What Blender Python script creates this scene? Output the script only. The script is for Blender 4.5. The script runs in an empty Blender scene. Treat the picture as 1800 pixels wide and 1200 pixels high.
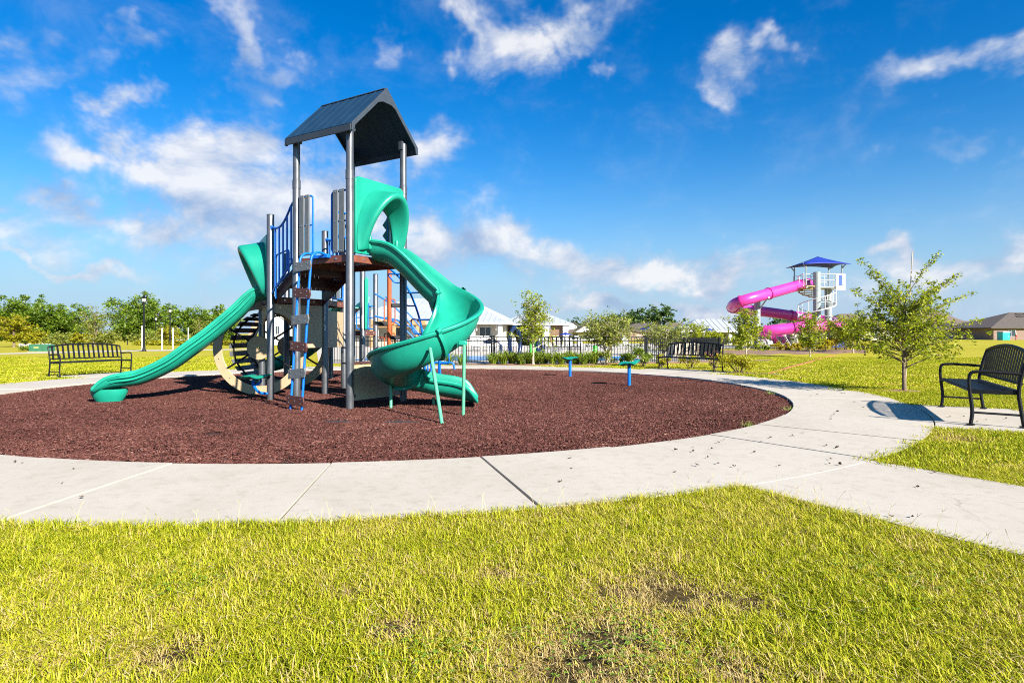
import bpy, math, random
import numpy as np
from mathutils import Vector, Matrix
R = math.radians
rng = np.random.default_rng(7)
random.seed(7)
sc = bpy.context.scene
UNIT = 1.2                     # the scene is measured in camera heights; scaled to metres at the end

# ------------------------------------------------------------------ camera, sky, sun, exposure
FPX, V0 = 1083.0, 586.0        # focal length in photo pixels, horizon row
cam_d = bpy.data.cameras.new("camera"); cam = bpy.data.objects.new("camera", cam_d)
sc.collection.objects.link(cam); sc.camera = cam
cam.location = (0, 0, 1.0); cam.rotation_euler = (R(90), 0, 0)
cam_d.sensor_width = 36.0; cam_d.lens = FPX / 1800 * 36.0
cam_d.shift_y = -(600 - V0) / 1800
cam_d.clip_start = 0.05; cam_d.clip_end = 6000

SUN_AZ = math.atan2(0.66, -0.75)          # clockwise from +Y: behind the camera, to the right
SUN_EL = R(30)
sun_vec = Vector((math.sin(SUN_AZ) * math.cos(SUN_EL), math.cos(SUN_AZ) * math.cos(SUN_EL), math.sin(SUN_EL)))
sl = bpy.data.lights.new("sun", 'SUN'); sun = bpy.data.objects.new("sun", sl); sc.collection.objects.link(sun)
sl.energy = 4.6; sl.angle = R(0.55); sl.color = (1.0, 0.94, 0.84)
sun.location = sun_vec * 50
sun.rotation_euler = sun_vec.to_track_quat('Z', 'Y').to_euler()
sc.view_settings.view_transform = 'Standard'; sc.view_settings.look = 'None'
sc.view_settings.exposure = 1.42; sc.view_settings.gamma = 1.0
sc.view_settings.use_curve_mapping = False
sc.render.engine = 'CYCLES'
sc.cycles.use_denoising = False; sc.cycles.filter_width = 1.05
sc.cycles.max_bounces = 6; sc.cycles.diffuse_bounces = 3; sc.cycles.glossy_bounces = 3
sc.cycles.transmission_bounces = 4; sc.cycles.transparent_max_bounces = 12
sc.cycles.caustics_reflective = False; sc.cycles.caustics_refractive = False
sc.cycles.sample_clamp_indirect = 6.0

def pix_dir(u, v):
    d = Vector(((u - 900) / FPX, 1.0, (V0 - v) / FPX)); d.normalize(); return d

world = bpy.data.worlds.new("World"); sc.world = world; world.use_nodes = True
SKY_STR = 0.07; DISP = 1 / (SKY_STR * 2 ** sc.view_settings.exposure)     # display-linear -> sky units
def disp(r, g, b): return (r * DISP, g * DISP, b * DISP, 1)
HAZE_C = disp(.50, .64, .84); CLOUD_D, CLOUD_L = disp(.36, .48, .71), disp(.95, .95, .97)
def build_world():
    nt = world.node_tree; nt.nodes.clear(); N = nt.nodes.new; L = nt.links.new
    def m(op, a, b=None, c=None, clamp=False):
        n = N('ShaderNodeMath'); n.operation = op; n.use_clamp = clamp
        for i, x in enumerate((a, b, c)):
            if x is None: continue
            if isinstance(x, (int, float)): n.inputs[i].default_value = x
            else: L(x, n.inputs[i])
        return n.outputs[0]
    def vm(op, a, b=None, out=0):
        n = N('ShaderNodeVectorMath'); n.operation = op
        for i, x in enumerate((a, b)):
            if x is None: continue
            if isinstance(x, (tuple, Vector)): n.inputs[i].default_value = x
            else: L(x, n.inputs[i])
        return n.outputs[out]
    def mixc(f, a, b):
        n = N('ShaderNodeMix'); n.data_type = 'RGBA'
        for s, x in ((n.inputs[0], f), (n.inputs[6], a), (n.inputs[7], b)):
            if isinstance(x, (int, float)): s.default_value = x
            elif isinstance(x, tuple): s.default_value = x
            else: L(x, s)
        return n.outputs[2]
    sky = N('ShaderNodeTexSky'); sky.sky_type = 'NISHITA'; sky.sun_disc = False
    sky.sun_elevation = SUN_EL; sky.sun_rotation = SUN_AZ
    sky.air_density = 1.0; sky.dust_density = 0.7; sky.ozone_density = 3.2; sky.altitude = 10
    hs = N('ShaderNodeHueSaturation'); hs.inputs['Hue'].default_value = 0.5
    hs.inputs['Saturation'].default_value = 1.45; hs.inputs['Value'].default_value = 0.94
    L(sky.outputs[0], hs.inputs['Color'])
    tc = N('ShaderNodeTexCoord'); d = tc.outputs['Generated']
    sx = N('ShaderNodeSeparateXYZ'); L(d, sx.inputs[0])
    az = m('ARCTAN2', sx.outputs[0], m('ABSOLUTE', sx.outputs[1])); el = m('ARCSINE', sx.outputs[2])
    cb = N('ShaderNodeCombineXYZ'); L(az, cb.inputs[0]); L(el, cb.inputs[1])
    wn = N('ShaderNodeTexNoise'); wn.inputs['Scale'].default_value = 9.0; wn.inputs['Detail'].default_value = 4; wn.inputs['Roughness'].default_value = .6; L(d, wn.inputs['Vector'])
    wv = N('ShaderNodeVectorMath'); wv.operation = 'MULTIPLY_ADD'; L(wn.outputs['Color'], wv.inputs[0]); wv.inputs[1].default_value = (.25, .18, 0); wv.inputs[2].default_value = (-.125, -.09, 0)
    ae = vm('ADD', cb.outputs[0], wv.outputs[0])
    # pale haze of the low sky, all the way round
    q_ = m('MULTIPLY', m('MAXIMUM', el, 0.0), 1 / .165); hz = m('POWER', 2.718, m('MULTIPLY', m('MULTIPLY', q_, q_), -1.0))
    tn = N('ShaderNodeMix'); tn.data_type = 'RGBA'; tn.blend_type = 'MULTIPLY'; tn.inputs[0].default_value = 1.0
    L(hs.outputs[0], tn.inputs[6]); tn.inputs[7].default_value = (.30, .86, 1.0, 1)
    base = mixc(m('MULTIPLY', hz, 0.93), tn.outputs[2], HAZE_C)
    # cloud banks: (photo-measured place, half sizes in pixels, amount); the sky behind carries on the same way
    blobs = [(380, 275, 215, 140, 1.15), (295, 270, 140, 110, 1.05), (455, 262, 130, 100, 1.05), (430, 365, 220, 150, 1.08), (560, 345, 160, 140, 1.0),
             (650, 400, 170, 120, .85), (730, 280, 120, 85, .62), (290, 395, 170, 100, .78), (420, 460, 220, 70, .55),
             (130, 262, 175, 65, .66), (60, 350, 125, 75, .62), (150, 385, 160, 75, .6), (40, 430, 150, 80, .5), (150, 482, 220, 24, .55),
             (30, 110, 110, 85, .46), (200, 80, 110, 60, .50), (110, 130, 140, 55, .36), (205, 165, 75, 46, .58),
             (440, 55, 70, 95, .52), (490, 110, 100, 52, .44), (440, 150, 90, 60, .4), (693, 75, 46, 100, .38),
             (915, 90, 140, 85, .74), (1005, 35, 150, 80, .82), (835, 65, 60, 105, .6), (1060, 118, 45, 34, .46),
             (1300, 110, 110, 88, .62), (1375, 90, 65, 55, .55), (1250, 150, 75, 40, .48), (1670, 105, 220, 66, .58), (1790, 85, 110, 65, .6),
             (1700, 245, 150, 55, .44), 
             (770, 420, 150, 110, .8), (880, 440, 190, 95, .66), (990, 470, 260, 72, .75), (1180, 474, 290, 62, .74), (1050, 542, 170, 42, .8), (1220, 545, 130, 40, .8),
             (1605, 428, 150, 42, .85), (1690, 460, 320, 75, .75), (1500, 500, 180, 50, .45), (1640, 540, 290, 46, .46), (340, 520, 280, 42, .36)]
    mask = None
    for u, v, hw, hh, amp in blobs:
        dd = pix_dir(u, v); a, e, wa, we = math.atan2(dd.x, dd.y), math.asin(dd.z), hw / FPX * dd.y, hh / FPX * dd.y
        q = N('ShaderNodeVectorMath'); q.operation = 'MULTIPLY_ADD'; L(ae, q.inputs[0]); q.inputs[1].default_value = (1 / wa, 1 / we, 0); q.inputs[2].default_value = (-a / wa, -e / we, 1 - amp)
        g = N('ShaderNodeTexGradient'); g.gradient_type = 'SPHERICAL'; L(q.outputs[0], g.inputs[0])
        mask = g.outputs['Fac'] if mask is None else m('SMOOTH_MAX', mask, g.outputs['Fac'], 0.15)
    def fbm(vec, scale, det, rough, dist=0.0):
        n = N('ShaderNodeTexNoise'); n.inputs['Scale'].default_value = scale; n.inputs['Detail'].default_value = det
        n.inputs['Roughness'].default_value = rough; n.inputs['Distortion'].default_value = dist
        L(vec, n.inputs['Vector']); return n.outputs[0]
    st = vm('MULTIPLY', d, (1.0, 1.0, 1.5))
    n1 = fbm(st, 7.5, 6, .62, .25)
    n2 = fbm(vm('ADD', st, (0.022, -0.005, 0.05)), 7.5, 2, .55, .25)
    dens = m('ADD', m('MULTIPLY', mask, 1.30), m('MULTIPLY', m('SUBTRACT', n1, 0.47), 2.9))
    gate = m('MULTIPLY', m('ADD', mask, -.02), 1.75, clamp=True)
    mr = N('ShaderNodeMapRange'); mr.interpolation_type = 'SMOOTHSTEP'
    mr.inputs[1].default_value = 0.10; mr.inputs[2].default_value = 1.15
    L(dens, mr.inputs[0])
    alpha = m('MULTIPLY', m('MULTIPLY', mr.outputs[0], gate), 0.90)
    # sunlit tops, blue-grey undersides
    lit = m('ADD', 0.60, m('MULTIPLY', m('SUBTRACT', n1, n2), 3.4))
    thick = N('ShaderNodeMapRange'); thick.inputs[1].default_value = 0.5; thick.inputs[2].default_value = 1.4; L(dens, thick.inputs[0])
    litf = m('MULTIPLY', lit, m('ADD', 0.62, m('MULTIPLY', thick.outputs[0], 0.40)), clamp=True)
    cc = mixc(litf, CLOUD_D, CLOUD_L)
    col = mixc(alpha, base, cc)
    bg = N('ShaderNodeBackground'); bg.inputs[1].default_value = SKY_STR; L(col, bg.inputs[0])
    out = N('ShaderNodeOutputWorld'); L(bg.outputs[0], out.inputs[0])
build_world()
world.cycles.sampling_method = 'MANUAL'; world.cycles.sample_map_resolution = 512

# ------------------------------------------------------------------ measuring helpers
def G(u, v, z=0.0):
    Y = FPX * (1 - z) / (v - V0); return Vector(((u - 900) / FPX * Y, Y, z))
def AT(u, v, Y):
    return Vector(((u - 900) / FPX * Y, Y, 1 - (v - V0) / FPX * Y))
CEN = Vector((-2.06, 11.284, 0)); RI, RO = 6.561, 8.076

# ------------------------------------------------------------------ materials
MATS = {}
def material(name, col, rough=.5, metal=0.0, var=.12, scale=6.0, bump=0.0, bscale=40.0, spec=.5, coat=0.0, col2=None, det=4, coords='Object'):
    if name in MATS: return MATS[name]
    m = bpy.data.materials.new(name); m.use_nodes = True; MATS[name] = m
    nt = m.node_tree; N = nt.nodes.new; L = nt.links.new; b = nt.nodes['Principled BSDF']
    b.inputs['Roughness'].default_value = rough; b.inputs['Metallic'].default_value = metal
    b.inputs['Specular IOR Level'].default_value = spec; b.inputs['Coat Weight'].default_value = coat
    col = tuple(x * 1.1 for x in col)
    tc = N('ShaderNodeTexCoord')
    n = N('ShaderNodeTexNoise'); n.inputs['Scale'].default_value = scale; n.inputs['Detail'].default_value = det
    n.inputs['Roughness'].default_value = .6
    L(tc.outputs[coords], n.inputs['Vector'])
    mx = N('ShaderNodeMix'); mx.data_type = 'RGBA'
    c1 = tuple(max(0, x * (1 - var)) for x in col) + (1,)
    c2 = (tuple(col2) if col2 else tuple(min(1, x * (1 + var)) for x in col)) + (1,)
    mx.inputs[6].default_value = c1; mx.inputs[7].default_value = c2
    cr = N('ShaderNodeMapRange'); cr.inputs[1].default_value = .32; cr.inputs[2].default_value = .68
    L(n.outputs[0], cr.inputs[0]); L(cr.outputs[0], mx.inputs[0]); L(mx.outputs[2], b.inputs['Base Color'])
    rr = N('ShaderNodeMapRange'); rr.inputs[3].default_value = max(.03, rough - .07); rr.inputs[4].default_value = min(1, rough + .1)
    L(n.outputs[0], rr.inputs[0]); L(rr.outputs[0], b.inputs['Roughness'])
    if bump:
        n2 = N('ShaderNodeTexNoise'); n2.inputs['Scale'].default_value = bscale; n2.inputs['Detail'].default_value = 5
        L(tc.outputs[coords], n2.inputs['Vector'])
        bp = N('ShaderNodeBump'); bp.inputs['Strength'].default_value = bump; bp.inputs['Distance'].default_value = .01
        L(n2.outputs[0], bp.inputs['Height']); L(bp.outputs[0], b.inputs['Normal'])
    return m

def leaf_material(name, dark, light, trans=.4, inst=False, rough=.55):
    if name in MATS: return MATS[name]
    m = bpy.data.materials.new(name); m.use_nodes = True; MATS[name] = m
    nt = m.node_tree; N = nt.nodes.new; L = nt.links.new; nt.nodes.clear()
    out = N('ShaderNodeOutputMaterial')
    geo = N('ShaderNodeNewGeometry')
    ramp = N('ShaderNodeMix'); ramp.data_type = 'RGBA'
    ramp.inputs[6].default_value = dark + (1,); ramp.inputs[7].default_value = light + (1,)
    L(geo.outputs['Random Per Island'], ramp.inputs[0])
    c = ramp.outputs[2]
    d = N('ShaderNodeBsdfDiffuse'); t = N('ShaderNodeBsdfTranslucent'); g = N('ShaderNodeBsdfGlossy'); g.inputs['Roughness'].default_value = rough
    L(c, d.inputs[0]); L(c, t.inputs[0]); g.inputs[0].default_value = (.5, .5, .45, 1)
    mx = N('ShaderNodeMixShader'); mx.inputs[0].default_value = trans; L(d.outputs[0], mx.inputs[1]); L(t.outputs[0], mx.inputs[2])
    m2 = N('ShaderNodeMixShader'); m2.inputs[0].default_value = .06; L(mx.outputs[0], m2.inputs[1]); L(g.outputs[0], m2.inputs[2])
    L(m2.outputs[0], out.inputs[0])
    return m

def tint_material(name, stops, trans=0.0, rough=.8, inst_var=.5):
    """colour from the instancer's 'tint' attribute plus a random per island"""
    m = bpy.data.materials.new(name); m.use_nodes = True; MATS[name] = m
    nt = m.node_tree; N = nt.nodes.new; L = nt.links.new; nt.nodes.clear()
    out = N('ShaderNodeOutputMaterial')
    at = N('ShaderNodeAttribute'); at.attribute_type = 'INSTANCER'; at.attribute_name = 'tint'
    geo = N('ShaderNodeNewGeometry')
    a = N('ShaderNodeMath'); a.operation = 'MULTIPLY_ADD'; L(geo.outputs['Random Per Island'], a.inputs[0]); a.inputs[1].default_value = inst_var
    L(at.outputs['Fac'], a.inputs[2])
    r = N('ShaderNodeValToRGB'); r.color_ramp.elements[0].position = stops[0][0]; r.color_ramp.elements[0].color = stops[0][1] + (1,)
    r.color_ramp.elements[1].position = stops[-1][0]; r.color_ramp.elements[1].color = stops[-1][1] + (1,)
    for p, cc in stops[1:-1]:
        e = r.color_ramp.elements.new(p); e.color = cc + (1,)
    L(a.outputs[0], r.inputs[0])
    d = N('ShaderNodeBsdfDiffuse'); L(r.outputs[0], d.inputs[0]); sh = d.outputs[0]
    if trans:
        t = N('ShaderNodeBsdfTranslucent'); L(r.outputs[0], t.inputs[0])
        mx = N('ShaderNodeMixShader'); mx.inputs[0].default_value = trans; L(sh, mx.inputs[1]); L(t.outputs[0], mx.inputs[2]); sh = mx.outputs[0]
    g = N('ShaderNodeBsdfGlossy'); g.inputs['Roughness'].default_value = .45
    m2 = N('ShaderNodeMixShader'); m2.inputs[0].default_value = .012; L(sh, m2.inputs[1]); L(g.outputs[0], m2.inputs[2])
    L(m2.outputs[0], out.inputs[0])
    return m

def perforated(name, col):
    """vinyl-coated deck with rows of punched holes"""
    m = material(name, col, rough=.5, var=.2, scale=5)
    nt = m.node_tree; N = nt.nodes.new; L = nt.links.new; b = nt.nodes['Principled BSDF']; out = nt.nodes['Material Output']
    tc = N('ShaderNodeTexCoord'); mp = N('ShaderNodeMapping'); mp.inputs['Rotation'].default_value = (0, 0, R(58.6)); mp.inputs['Scale'].default_value = (26, 26, 0)
    L(tc.outputs['Object'], mp.inputs[0])
    fr = N('ShaderNodeVectorMath'); fr.operation = 'FRACTION'; L(mp.outputs[0], fr.inputs[0])
    sb = N('ShaderNodeVectorMath'); sb.operation = 'DISTANCE'; L(fr.outputs[0], sb.inputs[0]); sb.inputs[1].default_value = (.5, .5, 0)
    lt = N('ShaderNodeMath'); lt.operation = 'LESS_THAN'; L(sb.outputs['Value'], lt.inputs[0]); lt.inputs[1].default_value = .22
    tr = N('ShaderNodeBsdfTransparent'); mx = N('ShaderNodeMixShader'); L(lt.outputs[0], mx.inputs[0]); L(b.outputs[0], mx.inputs[1]); L(tr.outputs[0], mx.inputs[2])
    L(mx.outputs[0], out.inputs[0]); return m

M_post = material('post_paint', (.12, .123, .132), rough=.36, metal=.6, var=.12, scale=9)
M_blue = material('blue_powder_coat', (.004, .125, .52), rough=.38, var=.12, scale=14, spec=.35)
M_green = material('green_plastic', (.009, .243, .165), rough=.36, var=.16, scale=2.2, spec=.42, det=7, bump=.03, bscale=3)
M_greendk = M_green
M_brown = material('brown_board', (.07, .024, .020), rough=.5, var=.15, scale=12)
M_deck = perforated('brown_deck', (.145, .042, .026))
M_deckrim = material('brown_deck_rim', (.17, .052, .031), rough=.5, var=.15, scale=8)
M_beige = material('beige_board', (.43, .31, .185), rough=.5, var=.06, scale=8, bump=.05, bscale=120)
M_grey = material('grey_board', (.105, .115, .122), rough=.5, var=.10, scale=16, bump=.05, bscale=120)
M_black = material('black_metal', (.006, .007, .009), rough=.48, var=.2, scale=20, spec=.22)
M_orange = material('orange_post', (.34, .075, .02), rough=.4, var=.1)
M_roofd = material('roof_metal', (.010, .034, .070), rough=.5, spec=.18, metal=0.0, var=.12, scale=3)
M_trim = material('roof_trim', (.035, .045, .06), rough=.5, spec=.25, metal=0.0, var=.1)
M_bolt = material('bolt_steel', (.55, .55, .55), rough=.3, metal=.9)
M_paleg = material('pale_green_pipe', (.085, .34, .20), rough=.4, var=.08)
M_mat = material('wear_mat', (.022, .023, .025), rough=.8, var=.3, scale=30)
M_white = material('white_paint', (.55, .545, .525), rough=.55, var=.05, scale=3)
M_cream = material('cream_siding', (.44, .40, .33), rough=.7, var=.06, scale=2)
M_metalroof = material('pale_metal_roof', (.36, .38, .41), rough=.5, metal=.1, var=.05, scale=1.2)
M_shingle = material('brown_shingle', (.085, .068, .058), rough=.9, var=.25, scale=5, det=6)
M_shingle2 = material('tan_shingle', (.125, .093, .075), rough=.9, var=.2, scale=5, det=6)
M_brick = material('pale_brick', (.22, .15, .12), rough=.9, var=.25, scale=9)
M_brick2 = material('pinkish_siding', (.38, .27, .24), rough=.9, var=.12, scale=5)
M_timber = material('timber', (.33, .20, .09), rough=.7, var=.25, scale=4)
M_wood = material('brown_door_wood', (.18, .105, .06), rough=.6, var=.3, scale=8)
M_glass = material('window_glass', (.03, .045, .06), rough=.08, var=.1, spec=.8)
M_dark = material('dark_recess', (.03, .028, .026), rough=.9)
M_pink = material('pink_fibreglass', (.56, .04, .28), rough=.32, var=.08, scale=2, coat=.3)
M_pinkd = material('pink_flange', (.40, .015, .19), rough=.4)
M_galv = material('galvanised_steel', (.27, .30, .30), rough=.4, metal=.2, var=.12, scale=3)
M_yellow = material('yellow_tread', (.46, .36, .10), rough=.6)
M_canopy = material('blue_canopy_cloth', (.006, .025, .24), rough=.6, var=.12, scale=2)
M_bluepan = material('blue_panel', (.02, .07, .28), rough=.5)
M_teal = material('teal_plastic', (.01, .40, .40), rough=.4)
M_lime = material('lime_paint', (.06, .62, .05), rough=.4)
M_navy = material('navy_paint', (.012, .025, .07), rough=.3)
M_water = material('pool_water', (.008, .16, .42), rough=.25, var=.25, scale=1.5, bump=.25, bscale=6, spec=.2)
M_pooldeck = material('pool_deck_concrete', (.43, .385, .32), rough=.85, var=.06, scale=1.5)
M_road = material('asphalt', (.10, .10, .105), rough=.9, var=.15, scale=2)
M_boxgreen = material('utility_green', (.035, .14, .075), rough=.5)
M_dirt = material('orange_dirt', (.30, .115, .035), rough=.95, var=.3, scale=14, bump=.4, bscale=40)
M_bed = material('bark_bed', (.20, .115, .07), rough=.95, var=.35, scale=18, bump=.6, bscale=30)
M_bark = material('bark', (.16, .115, .08), rough=.9, var=.4, scale=22, bump=.6, bscale=60)
M_barkp = material('pale_bark', (.40, .33, .25), rough=.9, var=.3, scale=22, bump=.3, bscale=60)
M_stake = material('stake_wood', (.45, .36, .26), rough=.8, var=.2, scale=20)
M_carw = material('white_car_paint', (.55, .55, .55), rough=.2, coat=.6, var=.02)
M_tyre = material('tyre_rubber', (.02, .02, .02), rough=.8)
M_skin = material('skin', (.45, .27, .19), rough=.6)
M_cloth_r = material('red_cloth', (.50, .07, .06), rough=.9)
M_deadleaf = material('dead_leaf', (.085, .05, .035), rough=.9, var=.4, scale=60)
M_straw = material('seed_stalk', (.42, .33, .14), rough=.8)
M_flow_w = material('white_petals', (.6, .56, .5), rough=.8, var=.05)
M_flow_p = material('pink_petals', (.75, .32, .30), rough=.8, var=.2, scale=30)
M_cushion = material('tan_cover', (.50, .42, .32), rough=.9)
L_oak = leaf_material('leaf_oak', (.11, .18, .008), (.56, .58, .022), .52)
L_big = leaf_material('leaf_big_tree', (.07, .16, .008), (.29, .39, .025), .48)
L_lime = leaf_material('leaf_yellow_green', (.24, .25, .010), (.56, .50, .02), .48)
L_olive = leaf_material('leaf_olive', (.15, .19, .025), (.40, .42, .07), .45)
L_far = leaf_material('leaf_far', (.035, .09, .018), (.10, .17, .03), .3)
L_gold = leaf_material('leaf_gold', (.34, .28, .008), (.55, .45, .02), .4)
L_lily = leaf_material('leaf_lily', (.10, .17, .012), (.30, .38, .03), .4)

# ------------------------------------------------------------------ mesh helpers
def unit(v): v = Vector(v); v.normalize(); return v
class MB:
    def __init__(s): s.v = []; s.f = []
    def add(s, vs, fs):
        o = len(s.v); s.v += [tuple(x) for x in vs]; s.f += [tuple(i + o for i in f) for f in fs]; return s
    def box(s, c, size, ax=None, ay=None, az=None):
        c = Vector(c); ax = unit(ax or (1, 0, 0)); 
        if ay is None and az is None:
            az = Vector((0, 0, 1)); ay = az.cross(ax)
            if ay.length < 1e-4: ay = Vector((0, 1, 0))
            ay.normalize(); az = ax.cross(ay)
        elif ay is None: az = unit(az); ay = unit(az.cross(ax)); az = ax.cross(ay)
        else: ay = unit(ay); az = unit(ax.cross(ay))
        h = [x / 2 for x in size]; vs = []
        for i in (-1, 1):
            for j in (-1, 1):
                for k in (-1, 1): vs.append(c + ax * h[0] * i + ay * h[1] * j + az * h[2] * k)
        return s.add(vs, [(0, 1, 3, 2), (4, 6, 7, 5), (0, 4, 5, 1), (2, 3, 7, 6), (0, 2, 6, 4), (1, 5, 7, 3)])
    def tube(s, pts, r, n=8, closed=False, cap=True):
        pts = [Vector(p) for p in pts]; k = len(pts)
        rs = r if isinstance(r, (list, tuple)) else [r] * k
        tans = []
        for i in range(k):
            a = pts[(i - 1) % k] if (closed or i > 0) else pts[i]; b = pts[(i + 1) % k] if (closed or i < k - 1) else pts[i]
            tans.append(unit(b - a))
        t = tans[0]; ref = Vector((0, 0, 1)) if abs(t.z) < .9 else Vector((1, 0, 0))
        nrm = unit(ref - t * ref.dot(t)); vs = []
        for i in range(k):
            t = tans[i]; nrm = unit(nrm - t * nrm.dot(t)); bn = t.cross(nrm)
            for j in range(n):
                a = 2 * math.pi * j / n; vs.append(pts[i] + (nrm * math.cos(a) + bn * math.sin(a)) * rs[i])
        fs = []
        for i in range(k if closed else k - 1):
            i2 = (i + 1) % k
            for j in range(n): fs.append((i * n + j, i * n + (j + 1) % n, i2 * n + (j + 1) % n, i2 * n + j))
        if cap and not closed:
            fs.append(tuple(range(n - 1, -1, -1))); fs.append(tuple((k - 1) * n + j for j in range(n)))
        return s.add(vs, fs)
    def cyl(s, a, b, r, r2=None, n=12): return s.tube([a, b], [r, r if r2 is None else r2], n)
    def prism(s, outline, org, ax, ay, depth):
        """outline in (ax, ay), extruded along ax x ay by depth (both ways half)"""
        org = Vector(org); ax = unit(ax); ay = unit(ay); nz = ax.cross(ay); k = len(outline)
        vs = [org + ax * x + ay * y - nz * depth / 2 for x, y in outline] + [org + ax * x + ay * y + nz * depth / 2 for x, y in outline]
        fs = [tuple(range(k - 1, -1, -1)), tuple(range(k, 2 * k))] + [(i, (i + 1) % k, k + (i + 1) % k, k + i) for i in range(k)]
        return s.add(vs, fs)
    def ring(s, outer, inner, org, ax, ay, depth):
        """flat plate between two outlines of equal count, extruded"""
        org = Vector(org); ax = unit(ax); ay = unit(ay); nz = ax.cross(ay); k = len(outer); vs = []
        for o, d in ((outer, -1), (outer, 1), (inner, -1), (inner, 1)):
            vs += [org + ax * x + ay * y + nz * depth / 2 * d for x, y in o]
        fs = []
        for i in range(k):
            j = (i + 1) % k
            fs += [(i, j, k + j, k + i), (2 * k + j, 2 * k + i, 3 * k + i, 3 * k + j), (k + i, k + j, 3 * k + j, 3 * k + i), (j, i, 2 * k + i, 2 * k + j)]
        return s.add(vs, fs)
    def grid(s, rows, closed=False):
        k = len(rows[0]); vs = [p for r in rows for p in r]; fs = []
        for i in range(len(rows) - 1):
            for j in range(k if closed else k - 1):
                j2 = (j + 1) % k; fs.append((i * k + j, i * k + j2, (i + 1) * k + j2, (i + 1) * k + j))
        return s.add(vs, fs)
    def build(s, name, mat, parent=None, off=(0, 0, 0), smooth=40, loc=None, bevel=0):
        off = Vector(off); me = bpy.data.meshes.new(name)
        me.from_pydata([tuple(Vector(p) - off) for p in s.v], [], s.f); me.update()
        return link(name, me, mat, parent, smooth, loc, bevel)
def link(name, me, mat, parent=None, smooth=40, loc=None, bevel=0):
    if mat is not None: me.materials.append(mat)
    if smooth:
        me.polygons.foreach_set('use_smooth', [True] * len(me.polygons)); me.set_sharp_from_angle(angle=R(smooth))
    ob = bpy.data.objects.new(name, me); sc.collection.objects.link(ob)
    if parent: ob.parent = parent
    if loc is not None: ob.location = loc
    if bevel:
        b = ob.modifiers.new('bevel', 'BEVEL'); b.width = bevel; b.segments = 2; b.limit_method = 'ANGLE'; b.angle_limit = R(50)
    return ob
def tag(o, label=None, cat=None, group=None, kind=None):
    if label: o['label'] = label
    if cat: o['category'] = cat
    if group: o['group'] = group
    if kind: o['kind'] = kind
    return o
def thing(name, label, cat, loc=(0, 0, 0), rz=0.0, group=None):
    o = bpy.data.objects.new(name, None); sc.collection.objects.link(o); o.empty_display_size = .2
    o.location = loc; o.rotation_euler = (0, 0, rz); return tag(o, label, cat, group)
def copy_tree(o, parent=None):
    c = o.copy(); sc.collection.objects.link(c)
    if parent: c.parent = parent
    for ch in [x for x in o.children]: copy_tree(ch, c)
    return c
def catmull(pts, n=8, closed=False):
    pts = [Vector(p) for p in pts]; out = []; k = len(pts)
    for i in range(k if closed else k - 1):
        p0 = pts[(i - 1) % k] if (closed or i > 0) else pts[i] * 2 - pts[i + 1]
        p1 = pts[i]; p2 = pts[(i + 1) % k]
        p3 = pts[(i + 2) % k] if (closed or i + 2 < k) else p2 * 2 - p1
        for j in range(n):
            t = j / n
            out.append(0.5 * ((2 * p1) + (p2 - p0) * t + (2 * p0 - 5 * p1 + 4 * p2 - p3) * t * t + (3 * p1 - p0 - 3 * p2 + p3) * t ** 3))
    if not closed: out.append(pts[-1])
    return out
def rounded(pts, r, n=4):
    """polyline with rounded corners"""
    pts = [Vector(p) for p in pts]; out = [pts[0]]
    for i in range(1, len(pts) - 1):
        a, b, c = pts[i - 1], pts[i], pts[i + 1]
        ra = min(r, (a - b).length * .49, (c - b).length * .49)
        p = b + unit(a - b) * ra; q = b + unit(c - b) * ra
        for j in range(n + 1):
            t = j / n; out.append(p * (1 - t) ** 2 + b * 2 * t * (1 - t) + q * t * t)
    out.append(pts[-1]); return out
def circle(r, n, ry=None, ph=0): return [(r * math.cos(2 * math.pi * i / n + ph), (ry or r) * math.sin(2 * math.pi * i / n + ph)) for i in range(n)]
ORD = ['first', 'second', 'third', 'fourth', 'fifth', 'sixth', 'seventh', 'eighth', 'ninth', 'tenth', 'eleventh', 'twelfth', 'thirteenth', 'fourteenth', 'fifteenth']
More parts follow.
